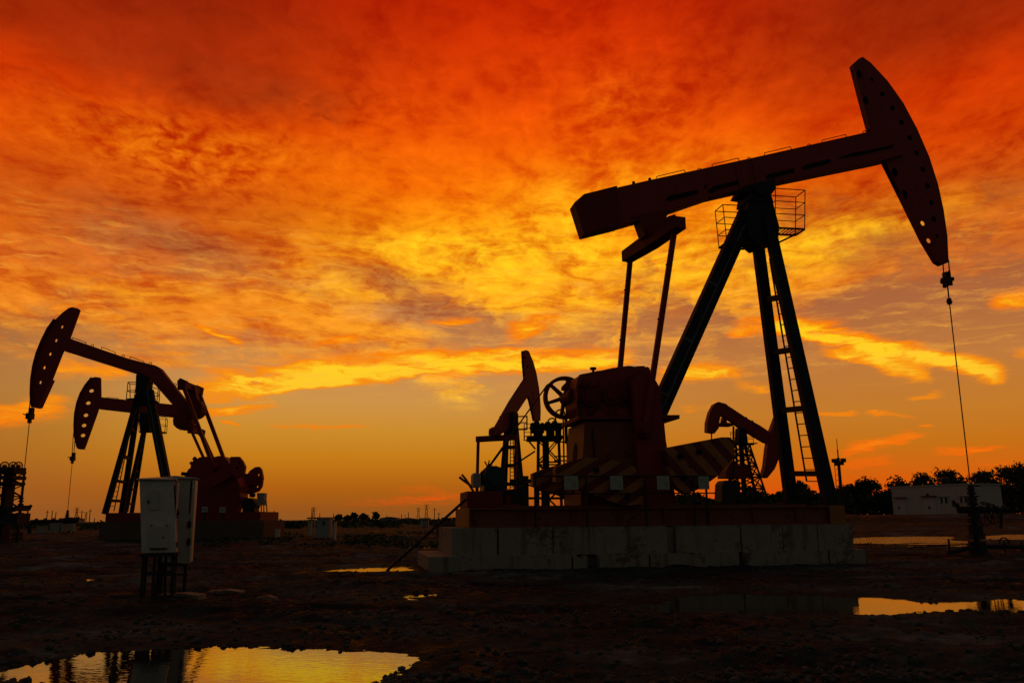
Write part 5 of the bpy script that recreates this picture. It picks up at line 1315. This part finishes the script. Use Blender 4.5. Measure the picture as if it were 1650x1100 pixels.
# ================================================================== far cabinets and the white cabin
dK = 48.0
def box_px(x0, y0, x1, y1, d, depth): a_, b_ = at_depth(x0, y1, d), at_depth(x1, y0, d); return (a_, b_, V3(((a_[0] + b_[0]) / 2, d + depth / 2, (a_[2] + b_[2]) / 2)), (b_[0] - a_[0], depth, b_[2] - a_[2]))
def c3(l): return crop(l, 5.156, 420, 760)
a_ = at_depth(515, 868, dK); g = gz(a_[0], a_[1])
root = thing('switch_cabinet', 'pale switch cabinet with a dark red roof standing alone in the middle distance', 'cabinet', (a_[0], dK + .5, g), 'cabinets in the middle distance')
_, _, c, s = box_px(*c3([(460, 385)])[0], *c3([(575, 545)])[0], dK, .8); MB().box(c, *s).build('cabinet_body', GREY, root)
mb = MB(); mb.box(c + V3((0, 0, s[2] / 2 + .035)), s[0] + .12, .95, .06); mb.build('roof', REDD, root)
_, _, c, s = box_px(*c3([(388, 392)])[0], *c3([(420, 530)])[0], dK + .3, .4); MB().box(c, *s).build('side_panel', WHITED, root)
_, _, c, s = box_px(*c3([(440, 385)])[0], *c3([(455, 545)])[0], dK - .02, .08); MB().box(c, *s).build('door', WHITE, root)
_, _, c, s = box_px(*c3([(515, 408)])[0], *c3([(530, 440)])[0], dK - .03, .028); MB().box(c, *s).build('vent', BLACK, root)
mb = MB(); _, _, c, s = box_px(*c3([(385, 376)])[0], *c3([(459, 388)])[0], dK + .1, .7); mb.box(c, *s); mb.build('canopy', REDD, root)
for x in (392, 447, 470, 500, 520, 560): p = at_depth(*c3([(x, 540)])[0], dK + .2); MB().bar(p, (p[0], p[1], g - .1), .07, .07).build('leg', STEEL, root)
root = thing('utility_post', 'short white post just right of the switch cabinet with the red roof', 'post', (at_depth(538, 855, dK)[0], dK, g))
_, _, c, s = box_px(*c3([(605, 412)])[0], *c3([(624, 490)])[0], dK, .3); s = (s[0], .3, c[2] + s[2] / 2 - g); MB().box((c[0], c[1], g + s[2] / 2), *s).build('post', WHITE, root); MB().box((c[0], c[1], g + s[2] + .03), s[0] + .06, .36, .05).build('cap', STEEL, root)
dK2 = 88.0; _, _, c, s = box_px(*c3([(1330, 392)])[0], *c3([(1392, 470)])[0], dK2, 1.0); g = gz(c[0], c[1])
root = thing('switch_cabinet', 'small far off grey cabinet in the field, left of the concrete foundation', 'cabinet', (c[0], c[1], g), 'cabinets in the middle distance')
MB().box((c[0], c[1], (g - .2 + c[2] + s[2] / 2) / 2), s[0], s[1], c[2] + s[2] / 2 - g + .2).build('cabinet_body', GREY, root); MB().box((c[0], c[1], c[2] + s[2] / 2 + .07), s[0] + .3, 1.4, .12).build('roof', SIGN, root)
_, _, c2_, s2 = box_px(*c3([(1330, 395)])[0], *c3([(1341, 470)])[0], dK2 - .02, .015); MB().box(c2_, *s2).build('door', WHITE, root)

# white site cabin: corner towards the viewer, hidden behind the wellhead
CA = at_depth(1441, 836, 88); CBn = at_depth(1565, 834, 80); zf = (CA[2] + CBn[2]) / 2; zr = at_depth(1567, 780, 80)[2]
def c5(l): return crop(l, 5.3226, 1340, 720)
yw = math.degrees(math.atan2(CBn[1] - CA[1], CBn[0] - CA[0])); LC = Pl((CA[0], CA[1], 0), yw); Lc = math.hypot(CBn[0] - CA[0], CBn[1] - CA[1])
CN = thing('site_cabin', 'long white corrugated site cabin with two doors, in front of the trees', 'cabin', (CBn[0], CBn[1] + 2, zf))
CORR = mat('white_corrugated_wall', (0.46, 0.41, 0.36), 0.6, var=.12, scale=.8)
mb = MB(); n_ = 74; pr = []
gw = 4.4
mb.prism(LC, [(0, zf), (Lc, zf), (Lc, zr), (0, zr)], -gw, 0); wl_ = mb.build('wall', CORR, CN)
mb = MB()
for k in range(n_): u = (k + .5) / n_ * Lc; mb.prism(LC, [(u - .05, zf + .01), (u + .05, zf + .01), (u + .05, zr - .01), (u - .05, zr - .01)], .002, .03)
o = mb.build('corrugation', CORR, wl_); o['kind'] = 'stuff'
mb = MB()
for k in range(16): w = -(k + .5) / 16 * gw; mb.prism(LC, [(Lc + .002, zf + .01), (Lc + .012, zf + .01), (Lc + .012, zr - .01), (Lc + .002, zr - .01)], w - .06, w + .06)
o = mb.build('end_corrugation', CORR, wl_); o['kind'] = 'stuff'
MB().prism(LC, [(-.1, zr + .002), (Lc + .1, zr + .002), (Lc + .1, zr + .10), (-.1, zr + .10)], -gw - .1, .1).build('roof', CORR, CN)
def cuv(x, y): return LC.q(*c5([(x, y)])[0], .035)
for x0, y0, x1, y1 in ((568, 436, 632, 612), (800, 424, 888, 612)):
    a_, b_ = cuv(x0, y1), cuv(x1, y0); dr = MB().prism(LC, [(a_[0], zf + .05), (b_[0], zf + .05), (b_[0], b_[1]), (a_[0], b_[1])], .032, .06).build('door', CORR, CN)
    MB().prism(LC, [(a_[0] - .15, b_[1] + .02), (b_[0] + .15, b_[1] + .02), (b_[0] + .15, b_[1] + .09), (a_[0] - .15, b_[1] + .09)], .032, .3).build('door_hood', REDD, dr)
    h_ = cuv(x0 + 40 if x0 > 700 else x0 + 12, 518); MB().disc(LC, h_[0], h_[1], .07, .06, .12, 10, .16).build('handle', STEEL, dr)
l_ = cuv(823, 408); MB().disc(LC, l_[0], l_[1], .12, .03, .15, 12).build('wall_lamp', STEEL, CN)
for x0, y0, x1, y1 in ((932, 424, 996, 484), (1100, 418, 1164, 478)):
    a_, b_ = cuv(x0, y1), cuv(x1, y0); wn_ = MB().prism(LC, [a_, (b_[0], a_[1]), b_, (a_[0], b_[1])], .031, .05).build('window', CORR, CN)
    for f0, f1 in ((.08, .36), (.62, .92)): u = lambda f: a_[0] + (b_[0] - a_[0]) * f; MB().prism(LC, [(u(f0), a_[1] + .02), (u(f1), a_[1] + .02), (u(f1), b_[1] - .1), (u(f0), b_[1] - .1)], .051, .056).build('pane', mat('window_glass_%d' % x0, (.03, .008, .008), .15), wn_)
    MB().prism(LC, [(a_[0] - .1, b_[1] + .01), (b_[0] + .1, b_[1] + .01), (b_[0] + .1, b_[1] + .06), (a_[0] - .1, b_[1] + .06)], .031, .2).build('window_hood', CORR, wn_)
MB().prism(LC, [(.1, zf - 1.2), (Lc - .1, zf - 1.2), (Lc - .1, zf - .01), (.1, zf - .01)], -gw + .1, -.1).build('plinth', STEEL, CN)
tb_ = at_depth(1522, 770, 83); mb = MB(); mb.tube((tb_[0], tb_[1], zr + .1), (tb_[0], tb_[1], zr + .62), .36, 18); mb.ball((tb_[0], tb_[1], zr + .62), .36, 14, (1, 1, .5)); mb.top('water_tank', mat('blue_tank', (.008, .015, .03), .5), 'dark blue round water tank on the cabin roof', 'tank')

# floodlight mast
dM = 55.0; b_ = at_depth(1357, 830, dM); g = gz(b_[0], b_[1]); t_ = at_depth(1352, 737, dM)
bxm = (b_[0] + t_[0]) / 2
root = thing('light_mast', 'slim mast with floodlights and an aerial, right of the big pumpjack post', 'mast', (bxm, dM, g))
MB().tube((bxm, dM, g - .1), (bxm, dM, t_[2]), .13, 12, .09).build('pole', STEEL, root)
mb = MB(); mb.tube((bxm, dM, t_[2]), (bxm, dM, at_depth(1352, 724, dM)[2]), .04, 6); mb.tube((bxm, dM, at_depth(1352, 724, dM)[2]), (bxm, dM, at_depth(1352, 707, dM)[2]), .022, 6); mb.build('aerial', STEEL, root)
zl = at_depth(1352, 742, dM)[2]
for x, dz_ in ((-.3, 0.0), (.27, .02), (.12, -.16), (-.16, -.2)):
    c = V3((bxm + x, dM - .1, zl + dz_)); mb = MB(); mb.box(c, .28, .22, .24); mb.bar(c, (bxm, dM, c[2]), .05, .05); mb.build('floodlight', STEEL, root)
mb = MB(); mb.tube((bxm - .28, dM, g + 2), (bxm - .26, dM, zl), .02, 6)
for z in np.linspace(g + 2.2, zl - .2, 7): mb.tube((bxm - .28, dM, z), (bxm, dM, z), .012, 5)
mb.build('cable_ladder', STEEL, root)

# ================================================================== trees
LEAF = mat('dark_foliage', (0.030, 0.045, 0.014), 0.8, var=0.6, scale=1.2)
BARK = mat('bark', (0.045, 0.032, 0.022), 0.9, var=.4, scale=4)
rt = random.Random(11)
def tree(name, label, x, y, h, w, trunk=.3, n=2600, airy=0.0, leaf=.17, group='trees behind the cabin', nb=9, cat='tree', lopsided=0.0):
    z0 = gz(x, y) - .1
    root = thing(name, label, cat, (x, y, z0), group)
    tm = MB(); ht = h * trunk; tops = []
    p = V3((x, y, z0)); r = max(.10, h * .020)
    q = V3((x + rt.uniform(-.05, .05) * h, y, z0 + ht)); tm.tube(p, q, r * 1.3, 7, r)
    q2 = V3((q[0] + rt.uniform(-.05, .05) * h, y, z0 + h * .78)); tm.tube(q, q2, r, 6, r * .3)
    for k in range(nb):
        t = rt.uniform(0, .85); s = lerp(q, q2, t); a = rt.uniform(0, 6.28); L = w * .5 * rt.uniform(.55, 1.0) * (1 - .35 * t)
        e = s + V3((math.cos(a) * L + lopsided * w * .2, math.sin(a) * L, h * rt.uniform(.06, .24)))
        e[2] = min(e[2], z0 + h * .95); m_ = lerp(s, e, .5) + V3((0, 0, rt.uniform(-.02, .05) * h))
        tm.tube(s, m_, r * .45, 5, r * .3); tm.tube(m_, e, r * .3, 5, r * .12); tops += [(e, 1.0), (m_, .75)]
        for j in range(2):
            e2 = m_ + V3((rt.uniform(-1, 1), rt.uniform(-1, 1), rt.uniform(.0, 1))) * w * .16; tm.tube(m_, e2, r * .2, 4, r * .08); tops.append((e2, .7))
    tops += [(q2, 1.0), (q2 + V3((0, 0, h * .10)), .7)]
    tm.build('trunk', BARK, root)
    # leaves in clumps round the branch ends
    N = n; ce = np.array([t[0] for t in tops]); rs = np.array([t[1] for t in tops])
    g = np.random.default_rng(rt.randrange(10 ** 6))
    idx = g.integers(0, len(ce), N)
    d = g.standard_normal((N, 3)); d /= np.linalg.norm(d, axis=1, keepdims=True)
    R0 = w * (.19 - .06 * airy) * rs[idx] * g.uniform(.6, 1.3, len(ce))[idx]
    P_ = ce[idx] + d * (R0 * g.random(N) ** .5)[:, None] * np.array([1, 1, .85])
    # leaves through the whole crown as well, so that its outline is ragged rather than round
    nf = int(N * (.42 - .3 * airy)); hz = h * (1 - trunk * .75)
    cc = V3((x + lopsided * w * .1, y, z0 + h - hz * .52))
    q3 = d[:nf] * (g.random(nf) ** .36)[:, None] * np.array([w * .47, w * .47, hz * .50]) + cc
    q3[:, 0] += w * .10 * fbm(q3[:, 2] * 1.1 + x, q3[:, 1], 2, .8); q3[:, 2] += h * .10 * fbm(q3[:, 0] + 3 * y, q3[:, 1], 3, .7)
    P_[:nf] = q3
    tw = int(N * .05); k_ = g.integers(0, len(ce), tw); up_ = g.random(tw)[:, None] * np.array([[0, 0, h * .10]]) + g.standard_normal((tw, 3)) * w * .03
    P_[-tw:] = ce[k_] + up_
    a = g.standard_normal((N, 3)); a /= np.linalg.norm(a, axis=1, keepdims=True)
    b = np.cross(a, g.standard_normal((N, 3))); b /= np.linalg.norm(b, axis=1, keepdims=True)
    s_ = (leaf * g.uniform(.6, 1.5, N))[:, None]
    vv = np.stack([P_ - a * s_ * .9, P_ + b * s_ * .5, P_ + a * s_ * .9, P_ - b * s_ * .5], 1).reshape(-1, 3)
    mb = MB(); mb.v = vv.tolist(); mb.n = len(vv); mb.f = [(4 * i, 4 * i + 1, 4 * i + 2, 4 * i + 3) for i in range(N)]
    off = BASE[root]; me = bpy.data.meshes.new('crown'); me.from_pydata((vv - off).tolist(), [], mb.f); me.materials.append(LEAF)
    o = bpy.data.objects.new('crown', me); COL.objects.link(o); o.parent = root
    return root
TD = 104.0
def tpx(name, label, px, ptop, pw, d=TD, base=836, **k):
    b = at_depth(px, base, d); g_ = gz(b[0], b[1]); top = at_depth(px, ptop, d)[2]
    return tree(name, label, b[0], b[1], max(1.2, (top - g_)) , pw * d / 1380, **k)
tpx('broadleaf_tree', 'large dark tree at the right edge of the picture, tallest of the row', 1652, 744, 78, 92, trunk=.25, n=5200, leaf=.15)
tpx('broadleaf_tree', 'slender tree in the gap between the cabin and the large edge tree', 1612, 766, 34, 92, trunk=.35, n=1500, airy=.8, leaf=.14)
tpx('broadleaf_tree', 'broad rounded tree rising over the gable end of the cabin', 1587, 754, 64, trunk=.3, n=3200)
tpx('broadleaf_tree', 'wide dense tree rising over the cabin roof just left of the wellhead rod', 1534, 753, 56, trunk=.3, n=3400)
tpx('broadleaf_tree', 'compact tree with a lumpy crown over the middle of the cabin roof', 1491, 758, 40, trunk=.3, n=2600)
tpx('broadleaf_tree', 'low thin tree between two taller crowns behind the cabin roof', 1468, 772, 28, 110, n=1100, airy=.8)
tpx('broadleaf_tree', 'airy tree with sky showing through its top, over the left end of the cabin', 1448, 764, 42, trunk=.3, n=1900, airy=.7)
tpx('broadleaf_tree', 'tree with a thin tufted top, left of the cabin', 1404, 764, 46, 98, trunk=.45, n=2100, airy=.6, nb=10)
tpx('broadleaf_tree', 'dense round dark tree right of the floodlight mast', 1376, 778, 44, 100, trunk=.42, n=2700)
tpx('broadleaf_tree', 'low tree beside the cabin wall under the tufted tree', 1428, 788, 36, 96, trunk=.3, n=1700)
tpx('broadleaf_tree', 'pointed dark tree seen between the front legs of the big pumpjack', 1293, 771, 34, 100, trunk=.2, n=2200)
tpx('broadleaf_tree', 'low bushy tree behind the near front leg of the big pumpjack', 1331, 792, 40, 104, trunk=.2, n=2000)
tpx('broadleaf_tree', 'small feathery tree just left of the big pumpjack front legs', 1236, 789, 24, 104, trunk=.15, n=1000, airy=.8)
tpx('broadleaf_tree', 'low round bush by the base of the far front leg of the big pumpjack', 1258, 795, 30, 108, trunk=.15, n=1300, cat='bush')
tpx('broadleaf_tree', 'low tree behind the lattice post of the double headed pumpjack', 1200, 795, 36, 112, trunk=.2, n=1300, airy=.5)
tpx('broadleaf_tree', 'low tree seen under the rising stripes of the counterweight', 1128, 790, 34, 112, trunk=.2, n=1400, airy=.5)
tpx('broadleaf_tree', 'small tree seen under the lowest corner of the striped counterweight', 1098, 797, 26, 112, trunk=.2, n=1000, airy=.4)
# undergrowth along the foot of the row: nobody could count it
g = np.random.default_rng(4)
N = 15000; px_ = g.uniform(1060, 1760, N); dd = g.uniform(95, 112, N)
hx = 1.5 + 1.6 * np.clip(0.5 + 1.3 * np.array([vnoise(np.array([p * .035]), np.array([2.2]))[0] for p in px_]), 0.15, 1.4)
xs = (px_ - 825) / 1380 * dd; zg = ground_h(xs.copy(), dd.copy())
zz = zg + hx * g.random(N) ** .8 * 1.15
def leaf_cloud(name, P_, s, label, m_=LEAF):
    N = len(P_); a = g.standard_normal((N, 3)); a /= np.linalg.norm(a, axis=1, keepdims=True)
    b = np.cross(a, g.standard_normal((N, 3))); b /= np.linalg.norm(b, axis=1, keepdims=True)
    s_ = (s * g.uniform(.6, 1.6, N))[:, None]
    vv = np.stack([P_ - a * s_, P_ + b * s_ * .6, P_ + a * s_, P_ - b * s_ * .6], 1).reshape(-1, 3)
    me = bpy.data.meshes.new(name); me.from_pydata(vv.tolist(), [], [(4 * i, 4 * i + 1, 4 * i + 2, 4 * i + 3) for i in range(N)]); me.materials.append(m_)
    o = bpy.data.objects.new(name, me); COL.objects.link(o); tag(o, label, kind='stuff'); return o
leaf_cloud('undergrowth', np.stack([xs, dd, zz], -1), .26, 'dark undergrowth along the foot of the tree row')
# scrub and weeds far out in the field
N = 16000; px_ = g.uniform(-60, 1100, N); dd = g.uniform(85, 260, N)
k = np.array([vnoise(np.array([p * .022]), np.array([d_ * .03]))[0] for p, d_ in zip(px_, dd)])
ok = k > -.10; px_, dd, k = px_[ok], dd[ok], k[ok]
xs = (px_ - 825) / 1380 * dd; zg = ground_h(xs.copy(), dd.copy())
leaf_cloud('scrub', np.stack([xs, dd, zg + (k + .25) * 1.5 * g.random(len(k))], -1), .30, 'low dark scrub far out across the field')
# weeds on the yard
N = 5200; px_ = g.uniform(330, 740, N); dd = g.uniform(36, 62, N); k = fbm(px_ * .02, dd * .25, 3, 1.0); ok = k > .08; px_, dd, k = px_[ok], dd[ok], k[ok]
xs = (px_ - 825) / 1380 * dd; zg = ground_h(xs.copy(), dd.copy())
leaf_cloud('weeds', np.stack([xs, dd, zg + .22 * g.random(len(k)) * (k + .4)], -1), .075, 'low weeds growing in patches on the yard')

# tree clump and industry on the horizon
for i, (px, pt, pw, lab) in enumerate(((549, 830.5, 14, 'leftmost tree of the small clump on the horizon'), (563, 831.5, 14, 'low second tree from the left in the clump on the horizon'), (574, 828, 13, 'rounded tree left of the middle of the clump on the horizon'), (588, 829.5, 16, 'wide tree right of the middle of the clump on the horizon'), (608, 826, 12, 'tallest tree, at the right end of the clump on the horizon'))):
    tree('distant_tree', lab, (px - 825) / 1380 * 300, 300, (841 - pt) * 300 / 1380, pw * 300 / 1380, trunk=.25, n=420, leaf=.5, group='clump of trees on the horizon', nb=6)
def pylon(px, pt, D_, lab):
    b = at_depth(px, 838, D_); z0 = gz(b[0], b[1]) ; z1 = at_depth(px, pt, D_)[2]; h = z1 - z0; x, y = b[0], b[1]
    root = thing('transmission_tower', lab, 'pylon', (x, y, z0), 'transmission towers on the horizon')
    mb = MB(); w = h * .11
    lattice(mb, [V3((x + a * w, y + c * w, z0)) for a, c in ((-1, -1), (1, -1), (1, 1), (-1, 1))], [V3((x + a * w * .16, y + c * w * .16, z0 + h * .95)) for a, c in ((-1, -1), (1, -1), (1, 1), (-1, 1))], 5, h * .0065)
    mb.build('lattice_frame', STEEL, root)
    for t, L in ((.72, .17), (.84, .21), (.95, .15)): MB().bar((x - h * L, y, z0 + h * t), (x + h * L, y, z0 + h * t), h * .016, h * .016).build('cross_arm', STEEL, root)
    for dx_ in (-.08, .08): MB().bar((x + dx_ * h * .5, y, z0 + h * .95), (x + dx_ * h * 1.5, y, z0 + h * 1.02), h * .012, h * .012).build('peak', STEEL, root)
pylon(687, 812, 520, 'tallest transmission tower on the horizon, with a broad forked top')
pylon(674, 817, 560, 'transmission tower just left of the fork topped one')
pylon(505, 816, 560, 'transmission tower standing over the switch cabinet')
pylon(122.5, 817, 560, 'transmission tower right of the small left wellhead')
pylon(138, 824, 640, 'faint low transmission tower left of the left pumpjack legs')
pylon(653, 829, 640, 'lowest and farthest transmission tower, right of the clump of trees')
def upole(px, pt, D_, lab, arm=False):
    b = at_depth(px, 838, D_); z0 = gz(b[0], b[1]); z1 = at_depth(px, pt, D_)[2]
    root = thing('utility_pole', lab, 'pole', (b[0], b[1], z0), 'poles on the horizon')
    MB().tube((b[0], b[1], z0 - .3), (b[0], b[1], z1), .22, 6, .15).build('pole', STEEL, root)
    if arm: MB().bar((b[0] - .9, b[1], z1 - .7), (b[0] + .9, b[1], z1 - .7), .16, .16).build('cross_arm', STEEL, root)
for px, pt, lab, arm in ((75, 822, 'pole left of the small left wellhead, over its long pipe', 1), (83, 822, 'pole close left of the small wellhead under the left pumpjack', 0), (89, 824, 'short pole touching the left side of the small wellhead', 0),
        (131, 822, 'tall pole between two towers left of the pumpjack legs', 1), (144, 820, 'tall pole right of the faint low tower', 1), (152, 834, 'shortest pole near the pumpjack legs at left', 0),
        (441, 822, 'pole just right of the marker post by the left pumpjack', 1), (502, 818, 'slim pole beside the tower over the switch cabinet', 0), (515, 826, 'short pole right of the tower over the switch cabinet', 0), (537, 827, 'lone pole left of the clump of trees', 0),
        (623, 830, 'thick short pole right of the clump of trees', 0), (647, 828, 'faint pole left of the farthest tower', 0), (658, 825, 'pole right of the farthest tower', 0), (700, 818, 'tall pole right of the fork topped tower', 1), (707, 825, 'last short pole before the leaning pipe', 1)):
    upole(px, pt, 380, lab, arm)
# long low sheds behind the field
for x0, x1, pt, D_, lab in ((612, 640, 834.5, 330, 'low pale shed right of the clump of trees'), (640, 672, 836, 340, 'second low pale shed, left of the far grey cabinet'), (95, 118, 836, 300, 'low dark shed on the horizon at left')):
    a_, b_ = at_depth(x0, 840, D_), at_depth(x1, 840, D_); z0 = gz(a_[0], D_) - .5; z1 = at_depth(x0, pt, D_)[2]
    root = thing('shed', lab, 'shed', ((a_[0] + b_[0]) / 2, D_, z0))
    MB().box(((a_[0] + b_[0]) / 2, D_ + 4, (z0 + z1) / 2), b_[0] - a_[0], 8, z1 - z0).build('wall', GREY, root)
    MB().prism(Pl((a_[0], D_ + 4, 0), 0), [(-.4, z1 + .01), (b_[0] - a_[0] + .4, z1 + .01), ((b_[0] - a_[0]) / 2, z1 + .5)], -4.4, 4.4).build('roof', STEEL, root)
